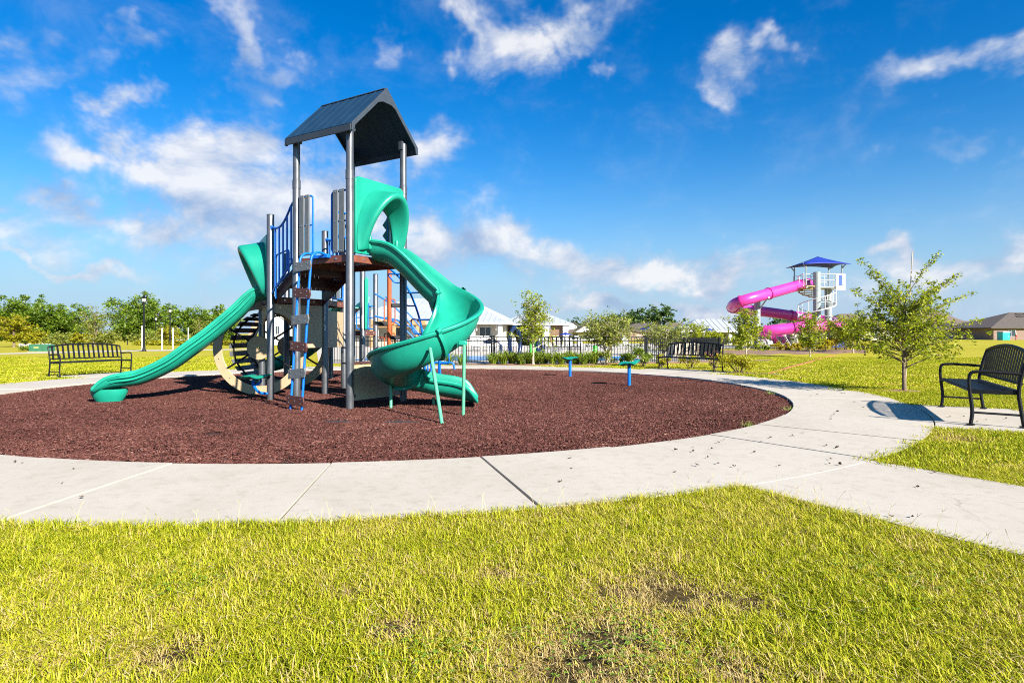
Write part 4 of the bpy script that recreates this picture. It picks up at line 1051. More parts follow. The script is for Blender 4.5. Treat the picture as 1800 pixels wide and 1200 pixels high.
def tree(loc, label, leafmat, seed, trunk_h, trunk_r, rx, rz, crown_z, n_limb, n_leaf, leaf, clump=.3, bark=M_bark, name='tree', cat='tree', group=None, spread_limb=True, multi=1, up=.35, shape='round', tips=3, lean=0):
    q = np.random.default_rng(seed); t = thing(name, label, cat, loc, 0, group); wood = MB(); cents = []; sprd = []
    top = Vector((lean, 0, crown_z))
    stems = []
    for k in range(multi):
        a = 2 * math.pi * k / max(1, multi) + .5; o = Vector((math.cos(a), math.sin(a), 0)) * (.0 if multi == 1 else trunk_r * 1.2)
        e = top + (Vector((math.cos(a), math.sin(a), 0)) * rx * .45 if multi > 1 else Vector((0, 0, 0)))
        ln = catmull([o + Vector((0, 0, -.05)), o * 1.4 + Vector((q.normal() * trunk_r * .6, q.normal() * trunk_r * .6, trunk_h)), e.lerp(o, .25), e + Vector((0, 0, rz * .45))], 5)
        stems.append(ln); nn = len(ln); wood.tube(ln, [trunk_r * (1.25 - 1.05 * i / (nn - 1)) if i else trunk_r * 1.5 for i in range(nn)], 8)
    for i in range(n_limb):
        st_ = stems[i % len(stems)]; f = q.uniform(.38, .98); s0 = st_[int(f * (len(st_) - 1))]
        a = i * 2.399 + q.normal() * .3; e = (i + .5) / n_limb * 2 - 1
        if shape == 'cone': w = rx * (1.08 - .72 * (e * .5 + .5)) * q.uniform(.7, 1.1)
        elif shape == 'flat': w = rx * math.sqrt(max(.06, 1 - abs(e) ** 2.2)) * q.uniform(.75, 1.12)
        else: w = rx * math.sqrt(max(.04, 1 - e * e)) * q.uniform(.72, 1.08)
        tip = Vector((math.cos(a) * w + lean, math.sin(a) * w, crown_z + e * rz * q.uniform(.9, 1.05)))
        if s0.z > tip.z - .02: s0 = min(st_, key=lambda p_: abs(p_.z - (tip.z - up * w - .02)))
        mid_ = s0.lerp(tip, .5) + Vector((0, 0, .06 * w)) + Vector((q.normal(), q.normal(), q.normal())) * .05 * w
        ln = catmull([s0, mid_, tip], 6); wood.tube(ln, [trunk_r * .42 * (1 - .8 * j / (len(ln) - 1)) for j in range(len(ln))], 5)
        for fr in np.linspace(.35 if spread_limb else .8, 1.0, tips + 2):
            c = ln[int(fr * (len(ln) - 1))]; cents.append(tuple(c)); sprd.append(clump * (1.15 - .5 * fr if shape == 'cone' else 1) * q.uniform(.6, 1.2))
            for _ in range(1):
                d = Vector((q.normal(), q.normal(), q.normal() * .6)) * clump * .9; cents.append(tuple(c + d)); sprd.append(clump * q.uniform(.35, .8))
                if leaf < .06: wood.tube([c, c + d], [trunk_r * .1, trunk_r * .04], 3)
    for st_ in stems:
        for fr in (.7, .85, 1.0): cents.append(tuple(st_[int(fr * (len(st_) - 1))])); sprd.append(clump * .8)
    wood.build('trunk', bark, t, smooth=50)
    v, f = leaf_cloud(cents, np.array(sprd), n_leaf, leaf, q)
    link('crown', mesh_np('crown', v, f), leafmat, t, smooth=0)
    return t
# young oak by the right-hand bench
ob = G(1590, 688); oak = tree(ob, 'young oak with spreading light green crown on the lawn beside the right bench', L_oak, 11,   .50, .030, 1.05, .62, 1.28, 54, 10500, .026, .15, bark=M_bark, name='oak_tree', shape='cone', tips=5, up=.30)
MB().tube([(.06, .08, -.05), (.20, .10, 2.42)], .009, 6).build('stake', M_stake, oak)
# longer, nearly bare shoots
q = np.random.default_rng(5); mb = MB(); cc = []
for (x, y, z) in ((-.92, -.1, 1.72), (-.55, .1, 2.05), (.55, -.05, 2.36), (.95, .0, 2.02), (1.25, .1, 1.70), (1.2, -.1, 1.22), (-1.0, .15, 1.25), (.75, .1, 1.85), (-.75, 0, 2.25)):
    ln = catmull([(0.02, 0, z * .62 + .15), (x * .5, y * .5, z * .86), (x, y, z)], 6); mb.tube(ln, [.010 - .008 * i / (len(ln) - 1) for i in range(len(ln))], 5)
    for i in range(4, len(ln)): cc.append(tuple(ln[i]))
mb.build('branches', M_bark, oak)
v, f = leaf_cloud(cc, np.full(len(cc), .075), 1500, .026, q); link('shoot_leaves', mesh_np('shoot_leaves', v, f), L_oak, oak, smooth=0)
mb = MB(); q = np.random.default_rng(8); rows = []
for fr, z in ((1.0, -.028), (.8, .0), (.5, .018), (.02, .022)): rows.append([(.46 * fr * (1 + .18 * math.sin(j * 1.7) * fr + q.normal() * .05) * math.cos(j * .2618), .36 * fr * math.sin(j * .2618), z + q.normal() * .006) for j in range(24)])
tag(MB().grid(rows, True).build('bark_mound', M_bed, smooth=50, loc=ob), 'ring of brown bark mulch round the foot of the young oak', 'mulch mound')

def shrub(loc, rx, rz, mat, seed, label, n=900, leaf=.05, name='shrub', group=None, cat='shrub', flowers=None, nf=0):
    q = np.random.default_rng(seed); t = thing(name, label, cat, loc, 0, group); stems = MB(); cents = []; sp = []
    for i in range(max(8, int(16 * rx))):
        a = q.uniform(0, 6.283); r = rx * math.sqrt(q.uniform()) * .8; z = rz * q.uniform(.35, .95) * (1 - .35 * (r / rx) ** 2); c = Vector((r * math.cos(a), r * math.sin(a), z)); cents.append(tuple(c)); sp.append(rx * q.uniform(.22, .4))
        stems.tube([(c.x * .15, c.y * .15, -.03), c * .6, c], [.012, .008, .004], 4)
    stems.build('stems', M_bark, t)
    v, f = leaf_cloud(cents, np.array(sp), n, leaf, q); v[:, 2] = np.maximum(v[:, 2], .0); link('foliage', mesh_np('foliage', v, f), mat, t, smooth=0)
    if flowers:
        v, f = leaf_cloud([(c[0], c[1], c[2] + .35 * rx) for c in cents], np.array(sp) * .5, nf, leaf * .9, q, ratio=.9); link('flowers', mesh_np('flowers', v, f), flowers, t, smooth=0)
    return t
def lily(loc, seed, label, h=.34, n=46, fl=None):
    q = np.random.default_rng(seed); t = thing('daylily_clump', label, 'plant', loc, 0, 'strap-leaved plants along the pool fence'); mb = MB()
    for i in range(n):
        a = q.uniform(0, 6.283); r = q.uniform(0, .10); ln = h * q.uniform(.5, 1.0); hh_ = h * q.uniform(.55, 1.1); w_ = .012; d = Vector((math.cos(a), math.sin(a), 0)); s_ = Vector((-d.y, d.x, 0)) * w_; b = d * r
        p0, p1, p2, p3 = b, b + d * ln * .3 + UP * hh_ * .7, b + d * ln * .75 + UP * hh_, b + d * ln * 1.15 + UP * hh_ * .75
        mb.add([p0 - s_, p0 + s_, p1 + s_, p1 - s_, p2 + s_ * .8, p2 - s_ * .8, p3], [(0, 1, 2, 3), (3, 2, 4, 5), (5, 4, 6)])
    mb.build('leaves', L_lily, t, smooth=0)
    if fl:
        for k in range(3):
            c = Vector((q.normal() * .1, q.normal() * .1 - .05, h * q.uniform(.9, 1.25))); m2 = MB(); m2.tube([(c.x * .3, c.y * .3, 0), c], .004, 4)
            m2.build('flower_stem', L_lily, t); m3 = MB()
            for j in range(6):
                a = j * 1.047; d = Vector((math.cos(a), math.sin(a), .3)) * .045; s_ = Vector((-math.sin(a), math.cos(a), 0)) * .018; m3.add([c, c + d * .6 + s_, c + d, c + d * .6 - s_], [(0, 1, 2, 3)])
            m3.build('petals', fl, t, smooth=0)
    return t
# ------------------------------------------------------------------ planted bed along the pool fence
q = random.Random(4)
beds = [(-1.9, 3.1, 19.35, 20.5), (3.1, 8.6, 20.3, 21.6)]
for x0, x1, y0, y1 in beds[:1]:
    rows = []
    for j in range(5): rows.append([(x0 + (x1 - x0) * i / 24, y0 + (y1 - y0) * j / 4 + .10 * math.sin(i * 1.3 + x0), -.012 + (.05 if 0 < j < 4 else 0) * (.6 + .4 * math.sin(i * 2.1 + j))) for i in range(25)])
    tag(MB().grid(rows).build('planting_bed', M_bed, smooth=50), kind='structure')
rows = []
for j in range(5): rows.append([(3.1 + 6.4 * i / 24, 20.0 + i / 24 * 2.4 + .5 * j / 4 + .06 * math.sin(i * 1.7), -.012 + (.05 if 0 < j < 4 else 0)) for i in range(25)])
tag(MB().grid(rows).build('planting_bed', M_bed, smooth=50), kind='structure')
lx = sorted([-.62, -.30, .02, .30, .62, .95, 1.28, 1.60, 1.95, 2.30, 2.62]); k = 0
for i in range(13):
    lily((-.55 + i * .27, 20.25 - .12 * (i % 2), 0), 260 + i, 'strap-leaved plant in the back row of the fence bed, %s from the gate' % ORD[i], .36, 56, M_flow_w if i in (3, 7) else None)
for i, x in enumerate(lx):
    f = (None, None, M_flow_w, None, M_flow_w, M_flow_w, None, None, M_flow_p, None, None)[i]
    lily((x, 19.75 + .35 * ((i * 7) % 3) / 3, 0), 200 + i, '%s strap-leaved plant from the gate in the fence bed%s' % (ORD[i], ', with pale flowers' if f else ''), .33 + .05 * ((i * 5) % 3), 64, f)
for i, (u, v) in enumerate(((790, 640), (812, 642), (832, 641))[:2]):
    lily(G(u, v), 230 + i, ('strap-leaved plant left of the gate, seen below the slide', 'strap-leaved plant just beside the gate post, left side')[i], .34)
shrub(G(1060, 641), .42, .42, L_olive, 41, 'low loose green shrub at the foot of the multi-stemmed tree', 700, .035)
shrub(G(1100, 642), .36, .36, L_lily, 42, 'low bright green shrub right of the multi-stemmed tree', 700, .035)
shrub(G(1133, 644), .50, .62, L_lily, 43, 'bright green bushy shrub against the fence corner post', 1100, .035)
shrub(G(1160, 646), .34, .40, L_lime, 44, 'yellow-green low shrub left of the bench by the fence corner', 600, .032)
shrub(G(1215, 648), .40, .40, L_lime, 45, 'yellow-leaved shrub seen under the bench by the fence corner', 600, .03)
shrub(G(1256, 648), .34, .46, L_lime, 46, 'shrub with pink blooms behind the bench by the fence corner', 500, .03, flowers=M_flow_p, nf=120)
shrub(G(1300, 654), .58, .46, L_lime, 47, 'yellow-green spreading shrub right of the bench by the fence corner', 1400, .035)
rows = []; c0 = G(1318, 656)
for fr, z in ((1.0, -.024), (.7, .0), (.02, .01)): rows.append([(c0.x + 1.0 * fr * math.cos(j * .2618) * (1 + .1 * math.sin(j * 2)), c0.y + .75 * fr * math.sin(j * .2618), z) for j in range(24)])
tag(MB().grid(rows, True).build('bark_mound', M_bed, smooth=50), 'patch of brown bark mulch under the yellow-green shrub by the bench', 'mulch mound')
# trees by the fence
tree(G(937, 641), 'slim young tree with loose top shoots standing by the pool gate', L_oak, 21, .8, .035, .72, .80, 1.55, 34, 4200, .036, .22, bark=M_barkp, shape='cone', tips=3)
tree(Vector((3.2, 20.6, 0)), 'multi-stemmed tree with round crown behind the two leaf pods', L_olive, 22, .35, .035, 1.02, .50, 1.20, 30, 5200, .040, .26, bark=M_barkp, multi=4)
tree(Vector((6.9, 28.0, 0)), 'rounded olive-green tree beyond the fence corner', L_olive, 23, .4, .045, 1.25, .48, 1.0, 26, 3600, .055, .30, bark=M_barkp, multi=3)
tree(AT(1225, 600, 36).to_2d().to_3d(), 'small dark leafy tree in front of the white pavilion roof', L_oak, 24, .5, .04, .8, .5, 1.1, 18, 1800, .06, .26)
tree(AT(1255, 600, 37).to_2d().to_3d(), 'small leafy tree right of the blue umbrella post', L_oak, 25, .4, .04, .8, .36, .8, 16, 1500, .06, .26)
tree(G(1312, 629), 'slender young tree with pale trunk left of the pink water slide', L_oak, 26, .50, .026, .80, .74, 1.28, 30, 3400, .052, .24, bark=M_barkp, shape='cone')
tree(G(1424, 627), 'slender young tree with pale trunk in front of the slide tower', L_oak, 27, .45, .024, .52, .72, 1.18, 26, 2600, .052, .20, bark=M_barkp)
tree(G(1500, 620), 'young tree with white trunk between the slide tower and the oak', L_oak, 28, .65, .032, 1.0, .55, 1.38, 30, 3400, .062, .28, bark=M_barkp)
shrub(G(1471, 616), 1.25, 1.75, L_olive, 29, 'tall grey-green bush right of the slide tower', 2200, .075, name='bush')
# left-hand trees
def far_tree(u, vb, Y, half_w_px, top_v, base_v, seed, label, mat=L_big, n=6500, leaf=.20, group='trees along the left of the park', limb=40):
    p_ = AT(u, vb, Y); p_.z = float(ground_z(p_.x, Y)); rx = half_w_px / FPX * Y; zt_ = 1 - (top_v - V0) / FPX * Y; zb_ = 1 - (base_v - V0) / FPX * Y
    return tree(p_, label, mat, seed, (zb_ - p_.z) * .8, rx * .07, rx, (zt_ - zb_) / 2 * .95, (zt_ + zb_) / 2 - p_.z, limb, int(n * 1.7), leaf * .72, rx * .22, group=group, shape='flat', tips=2)
far_tree(48, 600, 72, 52, 524, 592, 51, 'large spreading green tree, leftmost of the big trees', n=9000)
far_tree(112, 600, 75, 52, 536, 596, 52, 'large dark green tree between the leftmost tree and the tallest lamp', n=8000)
far_tree(248, 600, 70, 58, 519, 598, 53, 'large rounded tree directly behind the tallest street lamp', n=10000)
far_tree(345, 600, 74, 40, 540, 600, 54, 'green tree above the long slide, right of the second street lamp', n=6000)
far_tree(392, 600, 80, 30, 536, 596, 55, 'dark tree half hidden behind the long slide', n=4000)
far_tree(-20, 600, 78, 42, 540, 598, 56, 'tree cut off by the left edge of the picture', n=4000)
far_tree(24, 612, 46, 27, 552, 598, 57, 'bright yellow-green young tree at the far left', L_lime, 3200, .10, limb=28)
far_tree(62, 608, 52, 18, 578, 602, 58, 'small yellow-green tree behind the green utility box', L_lime, 1800, .10, limb=20)
far_tree(139, 606, 54, 16, 582, 606, 59, 'small round yellow-green tree above the left bench', L_lime, 1500, .10, limb=18)
far_tree(166, 606, 50, 24, 534, 600, 60, 'tall thin-leaved tree with pale trunk above the left bench', L_olive, 1700, .085, limb=30)
far_tree(298, 606, 58, 17, 572, 594, 61, 'small golden tree at the foot of the second street lamp', L_lime, 1600, .10, limb=18)
far_tree(350, 606, 60, 16, 556, 600, 62, 'slim pale green tree by the white car', L_olive, 1500, .10, limb=20)
for i, (u, v, Y, rx, rz, m_) in enumerate(((192, 606, 60, 1.3, 1.1, L_olive), (262, 606, 58, 1.9, 1.3, L_olive), (285, 606, 60, 1.5, 1.0, L_olive), (330, 604, 66, 1.8, 1.0, L_olive), (110, 603, 62, 1.7, .9, L_olive), (178, 604, 64, 1.5, 1.2, L_lime), (90, 603, 66, 1.5, 1.0, L_olive))):
    p_ = AT(u, v, Y); p_.z = float(ground_z(p_.x, Y)); shrub(p_, rx, rz + (.7 if p_.z < -.3 else 0), m_, 300 + i, ('bush left of the small distant lamps', 'wide bush at the foot of the tallest lamp', 'bush right of the tallest lamp', 'bush beside the white car', 'low bush behind the left bench', 'yellow-green bush behind the right end of the left bench', 'low bush under the large dark tree')[i], 900, .12, 'bush', 'bushes along the left lawn edge')
# low ground cover strips and white flowers on the left
q = np.random.default_rng(9)
cents = [tuple(AT(u, 608, 52).to_2d()) + (.12,) for u in np.linspace(240, 430, 60)]
v, f = leaf_cloud(cents, np.full(60, .5), 5000, .10, q); v[:, 2] = np.clip(v[:, 2], -.02, .45)
tag(link('ground_cover', mesh_np('ground_cover', v, f), L_lime, smooth=0), 'strip of yellow-green ground cover in front of the white car', 'ground cover', kind='stuff')
for i, u in enumerate((40, 50, 72, 84)):
    shrub(AT(u, 617, 36).to_2d().to_3d(), .42, .26, L_lily, 330 + i, 'low white-flowered plant, %s from the left near the utility box' % ORD[i], 500, .05, 'flowering_plant', 'white flowers by the utility box', 'plant', M_flow_w, 160)
for i, (u, Y, rz) in enumerate(((1090, 120, 2.4), (1120, 125, 3.2), (1160, 118, 3.6), (1005, 130, 1.5), (1390, 110, 2.2))):
    p_ = AT(u, 596, Y); p_.z = 0
    tree(p_, 'far dark tree on the skyline, %s of five behind the pool' % ORD[i], L_far, 70 + i, 1.0, .2, 3.4, rz * .75, rz * .85 + .8, 22, 2200, .30, .9, group='far trees behind the pool', shape='flat')
# ------------------------------------------------------------------ left lawn: side path, lamps, posts, box, road, car
def sheet(name, pts, z, mat):
    return tag(MB().add([(p.x, p.y, z) for p in pts], [tuple(range(len(pts)))]).build(name, mat, smooth=0), kind='structure')
sheet('side_path', [G(-40, 624), G(60, 621), G(250, 617), G(440, 614.5), G(440, 613), G(250, 614.8), G(60, 619), G(-40, 622)][::1], -.002, M_pooldeck)
sheet('road', [Vector((-130, 66.5, 0)), Vector((-19, 66.5, 0)), Vector((-19, 74, 0)), Vector((-130, 74, 0))], -.752, M_road)
def street_lamp(loc, h, label):
    t = thing('street_lamp', label, 'street lamp', loc, 0, 'black post-top street lamps')
    MB().tube([(0, 0, -.05), (0, 0, .02), (0, 0, .08), (0, 0, .3), (0, 0, h * .86)], [.13, .13, .085, .065, .042], 12).build('pole', M_black, t)
    MB().tube([(0, 0, h * .855), (0, 0, h * .865), (0, 0, h * .885)], [.05, .09, .07], 12).build('collar', M_black, t)
    MB().tube([(0, 0, h * .885), (0, 0, h * .945)], [.075, .125], 10).build('lantern_glass', material('lamp_glass', (.75, .75, .70), rough=.2, var=.03), t)
    for k in range(4):
        a = k * math.pi / 2 + .4; MB().cyl((.08 * math.cos(a), .08 * math.sin(a), h * .885), (.13 * math.cos(a), .13 * math.sin(a), h * .945), .010, n=5).build('lantern_bar', M_black, t)
    MB().tube([(0, 0, h * .943), (0, 0, h * .95), (0, 0, h * .975), (0, 0, h * .985), (0, 0, h)], [.15, .155, .07, .03, .008], 12).build('lamp_cap', M_black, t)
street_lamp(G(253, 617), 3.17, 'tallest black street lamp, on the left lawn before the big round tree')
street_lamp(AT(299, 607, 51.8).to_2d().to_3d(), 3.17, 'black street lamp rising behind the small golden tree')
p = AT(274, 600, 63); p.z = -.60; street_lamp(p, 3.38, 'black street lamp between the two taller lamps')
p = AT(224, 600, 88); p.z = -.78; street_lamp(p, 2.5, 'small distant black lamp left of the tallest lamp')
for (u, v, hh_, lb) in ((250, 617, 1.42, 'pale square post just left of the tallest lamp'), (285, 615, 1.31, 'pale post, left of the pair before the ground cover'), (304, 613.5, 1.33, 'pale post, right of the pair before the ground cover'), (331, 609, 1.45, 'pale post in front of the white car')):
    g = G(u, v); t = thing('marker_post', lb, 'post', g, 0, 'pale posts beside the side path')
    MB().box((0, 0, hh_ / 2), (.06, .06, hh_)).build('shaft', M_white, t, smooth=0, bevel=.01); MB().box((0, 0, hh_ + .006), (.075, .075, .02)).build('cap', M_white, t, smooth=0)
g = G(74, 617.5); t = thing('utility_box', 'green metal utility box with a yellow label on the left lawn', 'utility box', g)
MB().prism([(-.52, 0), (.52, 0), (.52, .34), (.44, .40), (-.52, .40)], (0, 0, 0), (1, 0, 0), UP, .6).build('cabinet', M_boxgreen, t, smooth=0, bevel=.015)
MB().box((-.10, -.304, .22), (.26, .006, .07)).build('label', M_yellow, t, smooth=0); MB().box((0, 0, -.01), (1.15, .72, .04)).build('plinth', M_pooldeck, t, smooth=0)
MB().box((.24, -.303, .20), (.01, .008, .34)).build('door_seam', M_dark, t, smooth=0)
def car(loc, rz, label):
    t = thing('parked_car', label, 'car', loc, rz); L_, W_ = 1.88, .75
    prof = [(-L_, .22), (-L_, .52), (-1.78, .62), (-1.25, .68), (-.72, 1.02), (-.1, 1.12), (.75, 1.10), (1.45, .92), (1.80, .70), (L_, .55), (L_, .24)]
    rows = []
    for y, s_ in ((-W_, .92), (-W_ * .96, 1), (0, 1.02), (W_ * .96, 1), (W_, .92)):
        rows.append([(x * (1 if abs(y) < W_ else .985), y * (1 - .22 * max(0, (z - .66) / .46)), z * (1 if z < .6 else (1 if abs(y) < W_ else .985))) for x, z in prof])
    mb = MB().grid(rows); k = len(prof); mb.f.append(tuple(range(k))); mb.f.append(tuple(4 * k + i for i in range(k - 1, -1, -1))); mb.build('body', M_carw, t, smooth=35)
    for sy in (-1, 1):
        MB().prism([(-.60, .74), (-.12, .73), (-.12, 1.03), (-.62 + .16, .93)], (0, sy * W_ * .90, 0), (1, 0, 0), UP, .10).build('side_window', M_glass, t, smooth=0)
        MB().prism([(-.05, .73), (.60, .74), (.62, 1.02), (-.05, 1.04)], (0, sy * W_ * .90, 0), (1, 0, 0), UP, .10).build('side_window', M_glass, t, smooth=0)
        for x in (-1.15, 1.15):
            w_ = MB().tube([(x, sy * (W_ - .16), .27), (x, sy * (W_ + .01), .27)], .27, 18).build('wheel', M_tyre, t); MB().tube([(x, sy * (W_ + .011), .27), (x, sy * (W_ + .02), .27)], .16, 12).build('rim', M_galv, w_)
        MB().box((-L_ + .06, sy * .50, .55), (.10, .28, .10)).build('headlight', M_glass, t, bevel=.02); MB().box((L_ - .06, sy * .52, .60), (.10, .22, .14)).build('tail_light', M_cloth_r, t, bevel=.02)
    MB().prism([(-1.18, .72), (-.74, 1.0), (-.70, .98), (-1.12, .70)], (0, 0, 0), (1, 0, 0), UP, 1.2).build('windscreen', M_glass, t, smooth=0)
p = AT(326, 600, 69.5); p.z = -.755; car(p, R(8), 'white parked car beyond the ground cover, partly hidden by the long slide')
# ------------------------------------------------------------------ pool side
sheet('pool_deck', [Vector((-6.5, 20.72, 0)), Vector((4.45, 20.72, 0)), Vector((7.6, 22.7, 0)), Vector((9.2, 40.5, 0)), Vector((23, 41.8, 0)), Vector((24, 62, 0)), Vector((-16, 62, 0)), Vector((-14, 44, 0))], -.004, M_pooldeck)
sheet('pool_water', [Vector((-6, 22.5, 0)), Vector((5.0, 22.5, 0)), Vector((5.0, 27.0, 0)), Vector((-6, 28.0, 0))], .004, M_water)
mb = MB()
for a, b in (((-6, 22.5), (5.0, 22.5)), ((5.0, 22.5), (5.0, 27.0)), ((5.0, 27.0), (-6, 28.0))):
    a, b = Vector(a + (.008,)), Vector(b + (.008,)); tag(MB().box((a + b) / 2, ((b - a).length + .22, .24, .030), b - a).build('pool_coping', M_pooldeck, smooth=0), kind='structure')
def fence(a, b, npan, label, h=.90, gate=False, sp=.092):
    a, b = Vector(a), Vector(b); d = unit(b - a); L_ = (b - a).length
    t = thing('pool_gate' if gate else 'pool_fence', label, 'gate' if gate else 'fence', a, math.atan2(d.y, d.x), None if gate else 'black picket fence runs round the pool')
    for i in range(npan + 1): 
        x = L_ * i / npan; MB().box((x, 0, h * .5), (.055, .055, h + .02)).build('post', M_black, t, smooth=0); MB().box((x, 0, h + .018), (.07, .07, .02)).build('post_cap', M_black, t, smooth=0)
    for i in range(npan):
        x0, x1 = L_ * i / npan + .03, L_ * (i + 1) / npan - .03
        for z in (h - .02, h - .15, .10): MB().box(((x0 + x1) / 2, 0, z), (x1 - x0, .024, .026)).build('rail', M_black, t, smooth=0)
        mb = MB(); n = max(2, int((x1 - x0) / sp))
        for k in range(n): mb.box((x0 + (x1 - x0) * (k + .5) / n, 0, h * .5 - .01), (.016, .016, h - .06))
        pk = mb.build('pickets', M_black, t, smooth=0); pk['kind'] = 'stuff'
    return t
YF = 20.6
fence((-6.2, YF, 0), (-1.62, YF, 0), 2, 'black picket fence run left of the pool gate')
g = fence((-1.54, YF, 0), (-.68, YF, 0), 1, 'black picket gate in the pool fence, just right of the spiral slide', gate=True)
MB().box((.80, -.05, .78), (.16, .06, .10)).build('latch', M_black, g, bevel=.01)
fence((-.60, YF, 0), (4.45, YF, 0), 2, 'black picket fence run between the gate and the corner behind the leaf pods')
fence((4.50, YF + .03, 0), (7.55, 22.45, 0), 2, 'black picket fence run behind the bench, right of the corner post', .84)
fence((7.6, 22.55, 0), (9.15, 38.4, 0), 5, 'black picket fence run going back from the bench to the water slide', .84)
fence((9.3, 38.5, 0), (22.2, 39.6, 0), 5, 'black picket fence run below the pink water slide', .78)
# splash pad pieces
def hoop(c, r, label, yaw=1.15):
    dx = Vector((math.cos(yaw), math.sin(yaw), 0)); o = MB().tube([dx * (r * .8 * math.cos(a)) + UP * (r + r * math.sin(a)) for a in np.linspace(0, 2 * math.pi, 29)[:-1]], .075, 10, closed=True).build('spray_hoop', M_navy, None, smooth=60, loc=c)
    return tag(o, label, 'spray hoop')
hoop(Vector((.12, 23.8, 0)), .62, 'tall narrow dark blue spray hoop in the pool behind the fence')
hoop(Vector((1.05, 24.2, 0)), .33, 'small dark blue spray hoop left of the green spray post', 1.4)
for u, v0_, Y, m_, r_, lb in ((933, 600, 24, M_lime, .045, 'green spray post right beside the small dark hoop'), (940, 600, 24.4, M_lime, .05, 'green spray post with red head behind the slim young tree'), (947, 592, 25, M_navy, .10, 'dark blue spray column, left of the pair behind the fence'), (953, 592, 25.3, M_navy, .12, 'dark blue spray column, right of the pair behind the fence'), (1046, 607, 26, M_lime, .10, 'bright green spray column behind the multi-stemmed tree')):
    p = AT(u, v0_, Y); h_ = p.z; p.z = 0; t = thing('spray_post', lb, 'spray post', p, 0, 'spray posts in the splash pool'); MB().tube([(0, 0, -.02), (0, 0, .04), (0, 0, h_ - .05), (0, 0, h_)], [r_ * 1.5, r_, r_, r_ * .7], 12).build('column', m_, t)
    if 'red' in lb: MB().tube([(0, 0, h_), (0, 0, h_ + .08)], .05, 8).build('head', M_cloth_r, t)
p = AT(866, 600, 22.2); p.z = 0; t = thing('water_cannon', 'black curved water cannon on a pipe by the gate', 'water cannon', p)
MB().tube(rounded([(.30, 0, 0), (.30, 0, .66), (.05, 0, .74), (-.1, 0, .70)], .15), .035, 8).build('pipe', M_navy, t); MB().tube([(-.32, 0, .70), (-.05, 0, .70)], [.05, .08], 10).build('barrel', M_navy, t); MB().tube([(.02 + .09 * math.cos(a), 0, .72 + .09 * math.sin(a)) for a in np.linspace(0, 6.283, 17)[:-1]], .018, 6, closed=True).build('wheel', M_navy, t)
def lounger():
    t = thing('lounge_chair', 'x', 'lounge chair', (0, 0, 0), 0, 'white lounge chairs by the pool')
    for s_ in (-1, 1):
        MB().box((s_ * .24, -.2, .27), (.035, 1.0, .04)).build('side_rail', M_white, t, smooth=0)
        MB().box((s_ * .24, .52, .52), (.035, .04, .62), (1, 0, 0), None, (0, .55, 1)).build('back_rail', M_white, t, smooth=0)
        for y in (-.62, .22): MB().box((s_ * .24, y, .12), (.035, .035, .26)).build('leg', M_white, t, smooth=0)
    for i in range(7): MB().box((0, -.62 + i * .145, .292), (.46, .10, .012)).build('slat', M_white, t, smooth=0)
    for i in range(5): MB().box((0, .42 + i * .065, .34 + i * .118), (.46, .09, .012), (1, 0, 0), None, (0, -1, .55)).build('back_slat', M_white, t, smooth=0)
    return t
lc = lounger(); spots = [(842, 34.5), (856, 35.5), (870, 36.5), (893, 35), (912, 36), (975, 34), (988, 35.2), (1012, 36), (1030, 37.2), (1078, 38), (1110, 39)]
for i, (u, Y) in enumerate(spots):
    o = lc if i == 0 else copy_tree(lc); o.location = (AT(u, 600, Y).x, Y, -.004); o.rotation_euler.z = R(30 + 9 * (i % 3)); o['label'] = 'white lounge chair on the pool deck, %s from the left beyond the fence' % ORD[i]
for i, u in enumerate((1338, 1350, 1362, 1386, 1396, 1410)):
    o = copy_tree(lc); o.location = (AT(u, 600, 41).x, 40.8 + .3 * (i % 2), -.004); o.rotation_euler.z = R(-20 + 25 * i); o['label'] = 'white deck chair below the pink water slide, %s from the left' % ORD[i]; o['group'] = 'white deck chairs below the water slide'
def umbrella(u, v, Y, half, label):
    p = AT(u, v, Y); h_ = p.z; p.z = 0; t = thing('pool_umbrella', label, 'umbrella', p, 0, 'blue pool umbrellas'); r_ = half / FPX * Y
    MB().cyl((0, 0, -.02), (0, 0, h_ * .98), .04, n=8).build('pole', M_galv, t); rows = []
    for fr, dz in ((1.0, -.34 * r_), (.66, -.22 * r_), (.33, -.10 * r_), (.01, 0)): rows.append([(r_ * fr * math.cos(a) * (1 if j % 2 else .93 + .07 * (1 - fr)), r_ * fr * math.sin(a) * (1 if j % 2 else .93 + .07 * (1 - fr)), h_ + dz) for j, a in enumerate(np.linspace(0, 6.283, 17)[:-1])])
    c = MB().grid(rows, True).build('canopy', M_canopy, t, smooth=20); s_ = c.modifiers.new('thickness', 'SOLIDIFY'); s_.thickness = .02
umbrella(1139, 573, 58, 17, 'blue pool umbrella between the two round trees'); umbrella(1205, 586, 40, 12, 'small blue pool umbrella left of the dark leafy tree'); umbrella(1243, 576, 38, 15, 'blue pool umbrella in front of the white pavilion'); umbrella(994, 584, 48, 12, 'blue pool umbrella right of the brown-panelled wing'); umbrella(1087, 586, 55, 9, 'small blue umbrella seen through the multi-stemmed tree')
g = Vector((7.45, 26.5, 0)); t = thing('covered_box', 'tan covered box behind the bench at the fence corner', 'box', g)
MB().prism([(-.62, 0), (.62, 0), (.62, .50), (.40, .60), (-.35, .60), (-.62, .42)], (0, 0, 0), (1, 0, 0), UP, .9).build('cover', M_cushion, t, smooth=0, bevel=.03); MB().box((0, 0, .02), (1.3, .95, .04)).build('base', M_pooldeck, t, smooth=0)

